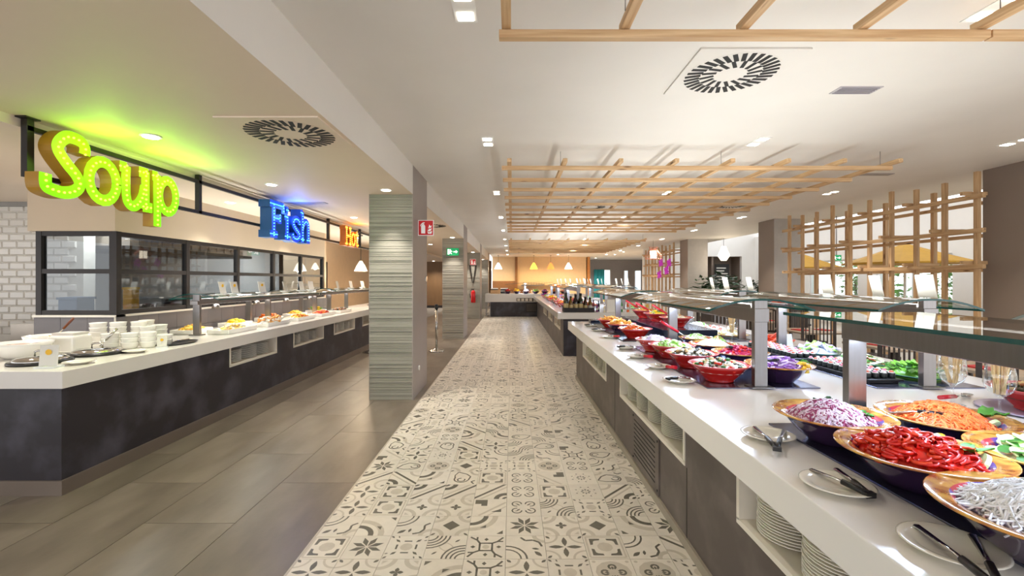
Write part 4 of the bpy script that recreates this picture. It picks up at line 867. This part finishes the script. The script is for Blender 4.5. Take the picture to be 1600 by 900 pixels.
for i in range(12):
    bottle(1.42-.26+(i%6)*.104,9.72+(i//6)*.14,ZT+.012,OILS[[0,1,3,0,2,1][i%6]],'%s glass bottle in the crate, %s row, %s from the left'%(['dark green','amber oil','black','green','brown','golden'][i%6],['front','back'][i//6],['first','second','third','fourth','fifth','sixth'][i%6]),[1.3,1.05,1.2,1.25,1.0,.95][i%6])
for i,(x,y,c,s) in enumerate(((1.82,9.75,(110,40,110),.6),(1.88,9.88,(40,22,50),.75),(1.97,9.7,(226,212,180),.55),(2.35,9.8,(60,140,50),.9),(2.48,9.75,(220,100,40),.8),(2.56,9.9,(230,230,226),.7),(2.66,9.72,(190,30,40),.75),(2.8,9.85,(40,120,60),.8),(1.78,9.95,(150,40,60),.8),(2.9,9.75,(230,180,60),.7))):
    bottle(x,y,ZT,mat('dressing_%d'%i,c,.2,var=.1),'%s dressing bottle on the second island end'%['purple','dark violet','cream','green','orange','white','red','deep green','crimson','yellow'][i],s)
t=thing('cutlery_box','white box at the near end of the second island','box',(2.13,9.72,ZT)); MB().box(-.12,-.09,0,.12,.09,.26).build('box_body',mat('white_board',(236,234,226),.5,var=.02),t,bevel=.004); MB().box(-.1,-.07,.26,.1,.07,.266).build('box_top',PAPER,t)
cols=[[ONION,BEET],[LETT,TOM],[RICE,ONIONW],[CARROT,EGG],[PEPPER,BEET],[LETT,CUKE],[SALM,FETA],[YPEP,CHIP]]
nmz=['purple','green','white','orange','red','pale green','pink','yellow']; k=0
for x,sn in ((1.28,'aisle edge'),(1.825,'middle')):
    for j in range(9):
        y=10.6+j*.85; lab='%s food, %s row, %s along the second island'%(nmz[(k*3)%8],sn,['1st','2nd','3rd','4th','5th','6th','7th','8th','9th'][j])
        bowl_red((x,y,ZT),'bowl of '+lab,n=20,body=None if (j+k)%3 else PURP) ; pile((x,y,ZT+.078),.152,.075,['lump','shred','leaf'][k%3],cols[(k*3)%8],50,nmz[(k*3)%8].replace(' ','_')+'_food','heap of '+lab,seed=k,size=1.5); k+=1
for j in range(5):
    y=10.8+j*1.6; round_platter(2.9,y,ZT,.2,'white platter on the dining side of the second island, %s'%['nearest','second','third','fourth','last'][j],PLATE,('lump',cols[(j*3+1)%8],60),'%s food in the %s dining side platter of the second island'%(nmz[(j*3+1)%8],['nearest','second','third','fourth','last'][j]),seed=j)
for j in range(7):
    x=-.2+j*.42; lab='%s food on the end buffet, %s from the left'%(nmz[(j*3+4)%8],['first','second','third','fourth','fifth','sixth','seventh'][j])
    bowl_ornate((x,20.5,1.0),'bowl of '+lab,.2,n=20); pile((x,20.5,1.0+.07),.14,.12,['lump','leaf'][j%2],cols[(j*3+4)%8],50,nmz[(j*3+4)%8].replace(' ','_')+'_food','tall heap of '+lab,seed=j,size=1.7)
t=thing('bread_crate','pale wooden bread crate on the end buffet','crate',(-.75,20.6,1.0)); MB().box(-.22,-.2,0,.22,.2,.1).build('crate_body',PX,t,bevel=.004); 
for s_ in (-1,1): MB().box(-.22,s_*.2-.01,.1,.22,s_*.2+.01,.16).build('crate_slat',PX,t)
for j,x in enumerate((-.8,-.36)):
    t=thing('display_box','dark display box with white lid on the end buffet, %s'%['left','right'][j],'box',(x,20.95,1.0)); MB().box(-.16,-.15,0,.16,.15,.2).build('box_body',BLACK,t); MB().box(-.17,-.16,.2,.17,.16,.25).build('lid',WPORC,t); MB().box(-.17,-.16,.1,.17,-.15,.13).build('band',WPORC,t)
# glass cabinet stand beside the end buffet, the canopy sign of the end buffet
t=thing('steel_trolley','steel trolley standing beside the end counter','trolley',(-1.05,20.2,0))
for x in (-.1,.08):
    for y in (-.1,.5): MB().box(x-.012,y-.012,0,x+.012,y+.012,.64).build('leg',STEEL,t)
for z in (.12,.38,.61): MB().box(-.12,-.12,z,.1,.52,z+.02).build('shelf',STEEL,t)
tag(MB().box(-1.15,29.3,0,1.2,29.95,1.0).build('back_counter',mat('brown_wood',(120,78,46),.5,var=.12,scale=4,stretch=(8,1,1))),'brown wooden sideboard against the far wall','sideboard')
struct('trim_4', MB().box(-1.28,29.9,0,.2,30,1.55).box(.2,29.85,0,.36,30,ZC), mat('brown_trim',(140,98,60),.5,var=.1), 'brown wooden wall panel and post on the far wall')
struct('trim_5', MB().box(4.95,29.85,0,5.12,30,ZC), mat('orange_wood',(196,136,74),.5,var=.1), 'orange wooden post at the corner of the far wall')
sh=tag(MB().box(.6,29.6,1.25,2.9,30,1.31).build('glass_shelf',STEEL),'grey wall shelf carrying glasses on the far wall','shelf')
for j in range(12): inst('tumbler',MB().lathe([(.05,0),(.06,.18),(.056,.18),(.046,.005)],12).mesh('tumbler',DRINK) if j==0 else bpy.data.meshes['tumbler'],(.75+j*.17,29.75,1.31),0,'clear tumbler, %s from the left on the far wall shelf'%ORD[j],'glass','tumblers on the far wall shelf')
def pendant(x,y,z,zc,label,m,power,col,shape='bell',s=1):
    t=thing('pendant_lamp',label,'pendant lamp',(x,y,z))
    MB().tube([(0,0,.22*s),(0,0,zc-z)],.006,5).build('cord',BLACK,t)
    MB().lathe([(.03*s,.24*s),(.05*s,.2*s),(.1*s,.12*s),(.15*s,.0),(.14*s,.0),(.09*s,.12*s),(.03*s,.19*s)],18).build('shade',m,t)
    MB().lathe([(.05,zc-z-.02),(.05,zc-z)],14).build('canopy',BLACK,t)
    point((x,y,z+.02),power,.06,col,parent=t)
YS=mat('yellow_shade',(250,200,60),.4,emit=3); OS=mat('orange_shade',(240,110,50),.4,emit=2.5)
for j,(x,m,c,l) in enumerate(((-.85,WARM,(1,.85,.6),'white'),(1.35,YS,(1,.8,.35),'yellow'),(2.4,OS,(1,.5,.25),'orange'),(3.5,WARM,(1,.85,.6),'white right hand'))):
    pendant(x,28.2,2.3,ZC,'%s bell pendant lamp before the far wall'%l,m,60,c,s=1.6)
for j,y in enumerate((10.9,12.6,14.5)): pendant(-3.62,y,1.82,ZL,'white pendant heat lamp over the hot station, %s'%['nearest','middle','farthest'][j],WARM,22,(1,.8,.55),s=1)
# lantern lamps on the right
t=thing('lantern_lamp','white faceted lantern hanging before the bright end wall','pendant lamp',(7.72,16.6,2.32)); LANT=mat('lantern_paper',(255,244,222),.5,emit=2.2)
MB().lathe([(.1,0),(.22,.18),(.14,.36),(.09,.52)],8,sm=False).build('shade',LANT,t)
for k in range(8): a=2*pi*k/8; MB().tube([(.1*cos(a),.1*sin(a),0),(.225*cos(a),.225*sin(a),.18),(.145*cos(a),.145*sin(a),.36),(.092*cos(a),.092*sin(a),.52)],.006,4).build('rib',WHITEP,t)
MB().tube([(0,0,.52),(0,0,ZC-2.32)],.006,5).build('cord',BLACK,t); point((7.72,16.2,2.2),20,.1,parent=t)
t=thing('wire_pendant','pink wire pendant with white inner shade before the far lattice','pendant lamp',(5.4,17.4,2.42)); PW_=mat('pink_wire',(226,150,130),.4,var=.05)
for k in range(14): a=2*pi*k/14; MB().tube([(.31*cos(a),.31*sin(a),0),(.3*cos(a),.3*sin(a),.14),(.2*cos(a),.2*sin(a),.28),(.13*cos(a),.13*sin(a),.36),(.16*cos(a),.16*sin(a),.46)],.008,4).build('wire_rib',PW_,t)
for z,r in ((0,.31),(.36,.13)): MB().tube([(r*cos(2*pi*k/20),r*sin(2*pi*k/20),z) for k in range(21)],.009,4).build('wire_ring',PW_,t)
MB().lathe([(.12,.02),(.12,.3)],16).build('inner_shade',WARM,t); MB().tube([(0,0,.3),(0,0,ZC-2.42)],.005,5).build('cord',BLACK,t)
# ---------------------------------------------------------------- wooden lattice screens
def lattice(y0,n,label,step=.472,x=6.42,nz=(1.79,2.28,2.75)):
    t=thing('timber_lattice',label,'lattice screen',(x,y0,0)); y1=y0+(n-1)*step
    for k in range(n):
        y=y0+k*step; MB().box(x-.028,y-.028,0,x+.028,y+.028,3.04 if k%3 else 3.1).build('upright',PZ,t,w=True,bevel=.003)
        if k%2==0: MB().box(x+.33,y+.06,0,x+.39,y+.12,3.0).build('upright',PZ,t,w=True,bevel=.003)
    for j,z in enumerate(nz):
        MB().box(x-.085,y0-.15,z-.03,x-.033,y1+.15,z+.03).build('rail',PY,t,w=True,bevel=.003)
        MB().box(x+.28,y0-.15,z-.07,x+.325,y1+.15,z-.02).build('rail',PY,t,w=True,bevel=.003)
        for k in range(n):
            if (k+j)%2==0: MB().box(x-.16,y0+k*step+.034,z+.031,x+.4,y0+k*step+.086,z+.08).build('tie_block',PX,t,w=True,bevel=.003)
lattice(6.28,10,'pine lattice screen between the two right hand columns'); lattice(18.05,9,'far pine lattice screen with pink flowers')
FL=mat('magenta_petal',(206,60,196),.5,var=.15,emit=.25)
for j,(y,z) in enumerate(((18.5,2.0),(19.2,2.35),(19.4,1.85),(18.2,2.3))):
    mb=MB()
    for k in range(18):
        a=2*pi*k/18; mb.blob((.05*cos(a*3),.15*sin(a)*((k%3)+1)/3,.14*cos(a)*((k%2)+1)/2),.035,0,.35)
    o=mb.build('flower_cluster',FL); o.location=(6.28,y,z); tag(o,'magenta flower cluster on the far lattice, %s'%['nearest lower','upper middle','lower far','upper near'][j],'flowers')
# ---------------------------------------------------------------- the dining side
WK=mat('dark_wicker',(64,54,48),.6,var=.2,scale=30); TT=mat('table_top',(176,158,136),.4,var=.08)
def chair(x,y,rz,label):
    t=thing('dining_chair',label,'chair',(x,y,0),rz,group='dark dining chairs')
    MB().box(-.22,-.22,.42,.22,.22,.47).build('seat',WK,t,bevel=.01)
    for a in (-.2,.2):
        for b_ in (-.2,.2): MB().box(a-.02,b_-.02,0,a+.02,b_+.02,.42 if b_<0 else 1.05).build('leg',WK,t)
    for z in (.62,1.02): MB().box(-.18,.185,z,.18,.215,z+.04).build('back_rail',WK,t)
    for k in range(8): MB().box(-.165+k*.045,.19,.66,-.148+k*.045,.21,1.02).build('back_slat',WK,t)
CH=[(4.6,5.3,2.2),(5.4,5.0,.4),(4.7,7.0,2.6),(5.5,6.9,.2),(4.9,8.8,2.5),(5.6,8.6,.3),(4.3,3.9,2.3),(5.1,3.6,.2),(4.6,10.6,2.4),(5.5,10.8,.2)]
for i,(x,y,rz) in enumerate(CH): chair(x,y,rz,'dark slatted dining chair %s'%['at the second table, island side','at the second table, lattice side','at the third table, island side','at the third table, lattice side','at the fourth table, island side','at the fourth table, lattice side','at the nearest table, island side','at the nearest table, lattice side','at the farthest table, island side','at the farthest table, lattice side'][i])
NAP=mat('red_napkin',(186,40,40),.7,var=.1)
for i,(x,y) in enumerate(((4.75,4.4),(5.0,5.95),(5.1,7.75),(5.2,9.6))):
    t=thing('dining_table','square dining table %s'%['nearest the viewer','second from the viewer','third from the viewer','farthest from the viewer'][i],'table',(x,y,0)); MB().box(-.4,-.4,.72,.4,.4,.75).build('table_top',TT,t,bevel=.004); MB().box(-.04,-.04,.03,.04,.04,.72).build('pedestal',BLACKM,t); MB().box(-.25,-.25,0,.25,.25,.03).build('base',BLACKM,t)
    for s_ in (-1,1): tag(MB().obox((x+s_*.2,y,.757),(.16,.22,.014),(0,0,.2)).build('napkin',NAP),'red napkin on the %s table, %s'%(['nearest','second','third','farthest'][i],'island side' if s_<0 else 'lattice side'),'napkin')
t=thing('service_station','dark service station with shelves behind the sushi guard','cabinet',(4.0,8.2,0)); MB().box(-.5,-.2,0,.5,.2,1.04).build('body',mat('dark_oak',(70,54,42),.5,var=.15),t); MB().box(-.55,-.25,1.04,.55,.25,1.08).build('top',TT,t)
for k in range(14): MB().box(-.45+k*.065,-.222,.5,-.43+k*.065,-.205,.98).build('slat',STEEL,t)
for j,x in enumerate((3.7,4.05,4.35)): tag(MB().obox((x,8.2,1.11),(.28,.24,.06),(0,0,.1*j)).build('folded_cloth',NAP,bevel=.01),'folded red cloth on the service station, %s'%['left','middle','right'][j],'cloth')
# parasols, planting and furniture of the bright court
PAR=mat('ochre_canvas',(176,132,32),.7,var=.06)
def parasol(x,y,z,r,label):
    t=thing('parasol',label,'parasol',(x,y,0)); MB().lathe([(r,z-.04),(r,z),(r*.5,z+.24),(.02,z+.5)],8,sm=False).lathe([(r*.99,z-.035),(r*.5,z+.22),(.02,z+.47)],8,sm=False).build('canopy',PAR,t)
    MB().tube([(0,0,.06),(0,0,z+.5)],.03,10).build('pole',WHITEP,t); MB().lathe([(.3,0),(.3,.05),(.05,.07)],16).build('base',BLACKM,t)
    for k in range(8): a=2*pi*k/8; MB().tube([(.03*cos(a),.03*sin(a),z+.1),(r*.6*cos(a),r*.6*sin(a),z+.16)],.012,5).build('rib',WHITEP,t)
parasol(10.1,11.7,2.05,1.35,'large ochre parasol behind the wooden lattice'); parasol(10.3,16.2,2.05,1.2,'ochre parasol deeper in the bright court'); parasol(10.2,7.6,2.05,1.3,'ochre parasol nearest in the bright court')
def shrub(x,y,z,s,label,m,n=180,cat='plant'):
    rg=random.Random(int(x*13+y*7)); t=thing('potted_plant',label,cat,(x,y,z)); mb=MB()
    for i in range(n):
        a=rg.random()*6.28; e=rg.uniform(-.2,1.4); rr=s*rg.uniform(.25,1); c=Vector((rr*cos(a)*cos(e),rr*sin(a)*cos(e),1.15+rr*sin(e))); d=rg.random()*6.28; L=s*rg.uniform(.15,.3); w_=L*.35
        u=Vector((cos(d),sin(d),rg.uniform(-.5,.5)))*L; v_=Vector((-sin(d),cos(d),rg.uniform(-.3,.3)))*w_
        mb.add([c-u,c+v_,c+u,c-v_],[(0,1,2,3)],0)
    f=mb.build('foliage',m,t); f['kind']='stuff'; MB().lathe([(.14,0),(.2,.32),(.17,.32),(.16,.28)],16).build('pot',mat('terracotta_dark',(90,70,60),.6,var=.1),t); MB().tube([(0,0,.25),(0,0,1.15+s*.5)],.02,6).build('stem',mat('bark',(80,60,40),.8,var=.2),t)
shrub(6.85,16.1,0,.62,'dark leafy potted plant beside the far grey column',DLEAF); shrub(7.62,14.1,0,.5,'potted plant with broad leaves beside the lattice column',DLEAF); shrub(8.6,18.6,0,.8,'bushy potted plant before the end wall',DLEAF)
def hedge(y,label): 
    rg=random.Random(int(y*9)); mb=MB()
    for i in range(900):
        c=Vector((13.6+rg.uniform(-.4,.4),y+rg.uniform(-1.4,1.4),rg.uniform(0,2.4))); L=rg.uniform(.06,.16); u=Vector((rg.uniform(-1,1),rg.uniform(-1,1),rg.uniform(-1,1))).normalized()*L; v_=u.orthogonal().normalized()*L*.5; mb.add([c-u,c+v_,c+u,c-v_],[(0,1,2,3)])
    t=thing('hedge',label,'hedge',(13.6,y,-.02)); 
    f=mb.build('foliage',mat('hedge_leaf',(96,140,60),.5,var=.3,scale=5),t,w=True); f['kind']='stuff'
    for s_ in (-.8,0,.8): MB().tube([(13.6,y+s_,-.02),(13.6,y+s_,1.6)],.05,6).build('trunk',MATS['bark'],t,w=True)
for y,l in ((7,'nearest'),(10.5,'second'),(13.8,'third'),(17.2,'farthest')): hedge(y,'sunny green hedge outside the court windows, '+l)
es=exit_sign((7.78,10.9,2.14),.22,'green exit sign hanging behind the wooden lattice'); MB().box(-.012,.01,.066,.012,.02,ZC-2.14).build('hanging_rod',STEEL,es)
t=thing('menu_board','black menu board with white lines in the passage','menu board',(10.35,22.42,1.1)); MB().box(-.35,0,0,.35,.05,1.3).build('board',BLACK,t)
for k in range(8): MB().box(-.28,-.006,.1+k*.14,.1+.17*((k*7)%3)/2,0,.15+k*.14).build('text_line',PAPER,t)
for k in (-.3,.3): MB().box(k-.02,.01,-1.1,k+.02,.04,0).build('leg',BLACK,t)
# curtains and bright windows of the far room
TC=mat('teal_curtain',(60,178,190),.7,var=.1)
def curtain(x0,x1,y,label,m=TC):
    n=int((x1-x0)/.05); vs=[]
    for z in (0.1,2.4):
        for k in range(n+1): vs.append((x0+(x1-x0)*k/n,y+.04*sin(k*1.4),z))
    mb=MB().add(vs,[(k,k+1,n+1+k+1,n+1+k) for k in range(n)],0,True); o=mb.build('curtain',m); o.modifiers.new('s','SOLIDIFY').thickness=.01; tag(o,label,'curtain')
curtain(6.1,6.88,33.85,'teal curtain left of the far window'); 
exec_names=None
def far_window(k,x0,x1,z0,z1):
    t=thing('window_%d'%k,'bright daylit window in the far room',None,(x0,33.97,z0),kind='structure'); MB().box(0,0,0,x1-x0,.02,z1-z0).build('pane',mat('daylit_pane',(210,232,250),.4,emit=1.3),t); MB().box(-.06,-.02,-.06,0,.02,z1-z0+.06).box(x1-x0,-.02,-.06,x1-x0+.06,.02,z1-z0+.06).box(-.06,-.02,z1-z0,x1-x0+.06,.02,z1-z0+.06).build('window_frame',WHITEP,t)
far_window(1+20,6.9,7.3,.9,2.35); far_window(22,8.4,8.62,.5,2.3); far_window(23,9.2,9.6,.5,2.3)
for j,(x,y) in enumerate(((5.8,31.5),(6.1,27),(6.0,24.5))): downlight((x,y,ZC),'unseen downlight added for the far room, %s'%['at the teal curtain','beside the brown side wall','nearest the end buffet'][j],False,380,140)  # lamps added to lift the dark far room
# ---------------------------------------------------------------- kitchen interior
HOOD=mat('hood_steel',(170,160,148),.35,metal=.6,var=.05)
t=thing('extractor_hood','steel extractor hood seen through the kitchen windows','hood',(-6.1,6.6,2.05)); MB().box(-6.85,6.55,2.1,-5.5,9.6,2.5).build('canopy',HOOD,t,w=True); MB().box(-6.85,6.54,2.05,-5.49,9.61,2.1).build('rim',BLACKM,t,w=True)
for k in range(12): MB().box(-5.49,6.7+k*.22,2.12,-5.48,6.85+k*.22,2.2).build('filter',STEEL,t,w=True)
for x in (-6.6,-5.7): MB().box(x,7.9,2.5,x+.12,8.0,ZL).build('hanger',STEEL,t,w=True)
tag(MB().box(-6.85,7.0,0,-6.1,12.5,.9).box(-6.85,7.0,.9,-6.05,12.5,.94).build('kitchen_bench',STEEL),'steel kitchen bench along the back wall','bench')
tag(MB().box(-5.95,5.4,0,-4.75,6.1,1.08).build('kitchen_cabinet',HOOD),'low steel cabinet right behind the kitchen glass','cabinet')
t=thing('storage_bin','blue plastic storage bin behind the kitchen glass','bin',(-5.5,5.75,1.08)); MB().box(-.12,-.12,0,.12,.12,.28).build('bin_body',mat('blue_plastic',(24,62,104),.4,var=.08),t,bevel=.01); MB().box(-.13,-.13,.28,.13,.13,.31).build('lid',mat('blue_lid',(34,74,116),.4,var=.05),t)
t=thing('yellow_reflection','tall yellow block standing in for a reflection in the kitchen glass','reflection',(-4.98,5.95,1.08)); MB().box(-.06,-.06,0,.06,.06,.4).build('reflection_body',mat('yellow_reflection_body',(222,168,40),.4,var=.06),t,bevel=.01); MB().box(-.065,-.065,.4,.065,.065,.43).build('lid',mat('yellow_reflection_top',(232,186,70),.4,var=.05),t)  # yellow box stands in for a reflection on the kitchen glass
for j,(x,y,s_) in enumerate(((-6.45,8.0,.16),(-6.45,8.7,.2),(-6.4,9.6,.18),(-6.4,10.6,.15))):
    t=thing('stock_pot','steel stock pot on the kitchen bench, %s'%['first','second','third','fourth'][j],'pot',(x,y,.94),group='stock pots'); MB().lathe([(s_,0),(s_,s_*1.5),(s_+.01,s_*1.5+.01),(s_-.01,s_*1.5),(s_-.01,.01)],20).build('pot_body',CHROME,t); MB().tube([(s_,-.05,s_),(s_+.05,-.04,s_),(s_+.05,.04,s_),(s_,.05,s_)],.008,5).build('handle',CHROME,t)
dw=thing('door_1','pale blue kitchen door with dark frame at the end wall',None,(-5.75,12.86,0),kind='structure'); MB().box(-.45,-.0,0,.45,.04,2.05).build('door_leaf',mat('door_blue',(176,196,216),.4,var=.03),dw); MB().box(-.52,-.02,0,-.45,.04,2.12).box(.45,-.02,0,.52,.04,2.12).box(-.52,-.02,2.05,.52,.04,2.12).build('door_frame',BLACKM,dw)
for j,(x,y) in enumerate(((-5.5,6.3),(-5.4,9.5),(-5.6,11.8))):
    t=thing('kitchen_light','square kitchen ceiling light, %s'%['nearest','middle','farthest'][j],'ceiling light',(x,y,ZL)); MB().box(-.3,-.3,-.02,.3,.3,0).build('panel',mat('panel_lit',(235,244,255),.4,emit=4),t); area((x,y,ZL-.03),[35,45,50][j],.55,.55,(.9,.96,1),parent=t)
# ---------------------------------------------------------------- things on the soup counter
CUP=MB().lathe([(.045,0),(.055,.004),(.066,.03),(.07,.058),(.072,.066),(.068,.066),(.06,.02),(0,.012)],24).mesh('soup_cup',WPORC)
def cups(x,y,n,lab):
    for k in range(n): inst('soup_cup',CUP,(x,y,ZT+k*.045),0,'white soup cup %s in the %s'%('on top' if k==n-1 else ORD[k]+' from bottom',lab),'cup','soup cups in the %s'%lab)
for j,(x,y,n) in enumerate(((-3.94,4.46,3),(-3.78,4.50,3),(-3.66,4.58,3),(-3.62,4.74,2),(-4.20,4.62,5),(-4.05,4.68,5),(-3.90,4.76,5),(-3.95,4.92,5),(-3.78,4.72,4),(-3.78,4.88,4))):
    cups(x,y,n,['front left cup stack','second front cup stack','third front cup stack','front right cup stack','rear left cup stack','second rear cup stack','third rear cup stack','rearmost cup stack','middle cup stack','middle right cup stack'][j])
def cloche(x,y,rz,label,r=.19):
    t=thing('soup_kettle_lid',label,'lid',(x,y,ZT),rz); MB().lathe([(0,0),(r*1.12,0),(r*1.16,.012),(r*1.12,.022),(r*.95,.024)],32).build('black_rim',BLACK,t)
    MB().lathe([(r*1.0,.022),(r*.98,.035),(r*.8,.052),(r*.45,.06),(0,.062)],32).build('steel_lid',CHROME,t); MB().tube([(-.04,0,.06),(-.04,0,.09),(-.02,0,.1),(.02,0,.1),(.04,0,.09),(.04,0,.06)],.008,8).build('lid_handle',CHROME,t)
cloche(-3.86,3.73,.3,'steel soup kettle lid behind the white card',.175); cloche(-3.80,4.17,.3,'steel soup kettle lid beside the cup stacks',.182)
t=thing('black_tray','black tray with steel ladle before the guard','tray',(-3.58,4.86,ZT)); MB().lathe([(0,0),(.17,0),(.2,.01),(.2,.014),(.165,.006),(0,.005)],28,sx=.75,sy=1.25).build('tray_dish',BLACK,t); MB().tube([(-.02,-.14,.02),(0,0,.03),(.03,.14,.03)],.007,6).blob((-.02,-.15,.022),.025,0,0,rz=.6).build('ladle',CHROME,t)
for j,(x,y) in enumerate(((-3.5,3.68),(-3.52,4.26))): inst('rest_plate',RPL,(x,y,ZT),0,'small ladle rest plate on the soup counter, %s'%['beside the white card','before the cup stacks'][j],'plate')
card(-3.58,3.52,ZT,'white card with a yellow dot at the soup counter corner',.13,.16,rz=.12,dot=True,tilt=.1); card(-3.5,4.55,ZT,'small card with a yellow dot before the cup stacks',.08,.1,rz=.6,dot=True)
def soup_bowl(x,y,r,label,m):
    t=thing('soup_bowl',label,'bowl',(x,y,ZT)); MB().lathe([(0,0),(r*.55,0),(r*.75,.03),(r*.95,.1),(r,.135),(r*.96,.135),(r*.9,.1),(0,.09)],32).build('bowl_body',WPORC,t); MB().lathe([(r*.89,.108),(0,.112)],24).build('soup',m,t)
soup_bowl(-4.28,3.98,.2,'large white bowl of orange soup at the picture edge',ORSAUCE); soup_bowl(-4.62,3.8,.18,'white bowl cut by the left picture edge',FETA); soup_bowl(-4.56,4.5,.2,'white bowl of lemon slices behind the soup',YPEP)
t=thing('napkin_holder','white square crockery holder behind the soup lids','holder',(-4.17,4.3,ZT)); MB().box(-.12,-.1,0,.12,.1,.16).build('holder_body',WPORC,t,bevel=.02); MB().box(-.1,-.08,.16,.1,.08,.185).build('napkins',PAPER,t)
for j,(x,y,z,rz) in enumerate(((-4.56,4.52,1.04,.3),(-4.62,3.85,1.02,2.4),(-3.95,4.3,.95,.8))): ladle((x,y,z),rz,'steel ladle %s'%['standing in the lemon bowl','resting in the leftmost white bowl','leaning by the crockery holder'][j],.9,.22,CHROME if j else mat('brown_handle',(110,60,40),.5,var=.1))
# fish and hot dishes
def dish(x,y,lx,ly,label,food,l2,seed):
    t=thing('oven_dish',label,'dish',(x,y,ZT),group='white oven dishes'); w_=.012; h=.06; m=MB().box(-lx/2,-ly/2,0,lx/2,ly/2,.01)
    for s_ in (-1,1): m.box(-lx/2,s_*ly/2-w_/2,.01,lx/2,s_*ly/2+w_/2,h); m.box(s_*lx/2-w_/2,-ly/2,.01,s_*lx/2+w_/2,ly/2,h)
    m.build('dish_body',WPORC,t,bevel=.004)
    for s_ in (-1,1): MB().box(-.05,s_*(ly/2+.02)-.018,h-.015,.05,s_*(ly/2+.02)+.018,h-.002).build('handle',WPORC,t,bevel=.004)
    k,ms,n=food; pile((x,y,ZT+.03),lx*.42,.06,k,ms,n,l2.split(' in ')[0].replace(' ','_')[:28],l2,sy=ly/lx,seed=seed,size=1.4)
fd=[('lump',[CHICK,FETA,EGG],90,'pale baked fish'),('lump',[EGG,YPEP,CHIP],90,'yellow potato'),('wedge',[RICE,BREAD],30,'white fish fillet'),('lump',[YPEP,CORN],90,'golden rice'),('lump',[EGG,ORSAUCE],80,'saffron stew'),('wedge',[MEAT,ORSAUCE],30,'roast salmon'),('lump',[ORSAUCE,TOM],80,'tomato stew'),('lump',[CHIP,YPEP],80,'fried potato'),('lump',[OLIVE,MEAT],60,'dark beef stew'),('leaf',[LETT,YPEP],60,'green vegetable')]
for i,(k,ms,n,l) in enumerate(fd):
    j,rw=i//2,i%2; y=5.95+j*.92; x=-3.645 if rw==0 else -4.085; y=y if rw==0 else y-.14
    dish(x,y,.265,.62 if rw==0 else .4,'white oven dish of %s on the soup counter'%l,(k,ms,n),'%s in a white oven dish'%l,i)
for y,l in ((5.95,'nearest'),(6.9,'second'),(7.8,'third'),(8.7,'fourth'),(9.65,'farthest')):
    t=thing('heat_lamp','small heat lamp under the soup counter glass, %s'%l,'heat lamp',(-3.87,y,1.239)); MB().lathe([(.03,.05),(.05,.0),(.045,0),(.02,.045)],14).build('shade',STEEL,t); MB().lathe([(.035,.004),(.035,.012)],12).build('lens',LAMP,t); MB().tube([(0,0,.045),(0,0,.061)],.01,6).build('stem',STEEL,t); spot((-3.87,y,1.23),9,140,.8,(1,.74,.45),.03,parent=t)
# stanchions
for i,(x,y) in enumerate(((-1.7,10.25),(-3.14,10.1))):
    t=thing('stanchion','steel barrier post %s'%['behind the nearest left column','at the end of the soup counter front'][i],'barrier post',(x,y,0)); MB().lathe([(0,0),(.17,0),(.175,.012),(.15,.03),(.05,.05),(.03,.07)],28).build('base',CHROME,t); MB().lathe([(.026,.06),(.026,.97)],18).build('pole',CHROME,t); MB().lathe([(.034,.95),(.036,.96),(.036,1.05),(.03,1.06)],18).build('belt_head',BLACK,t)
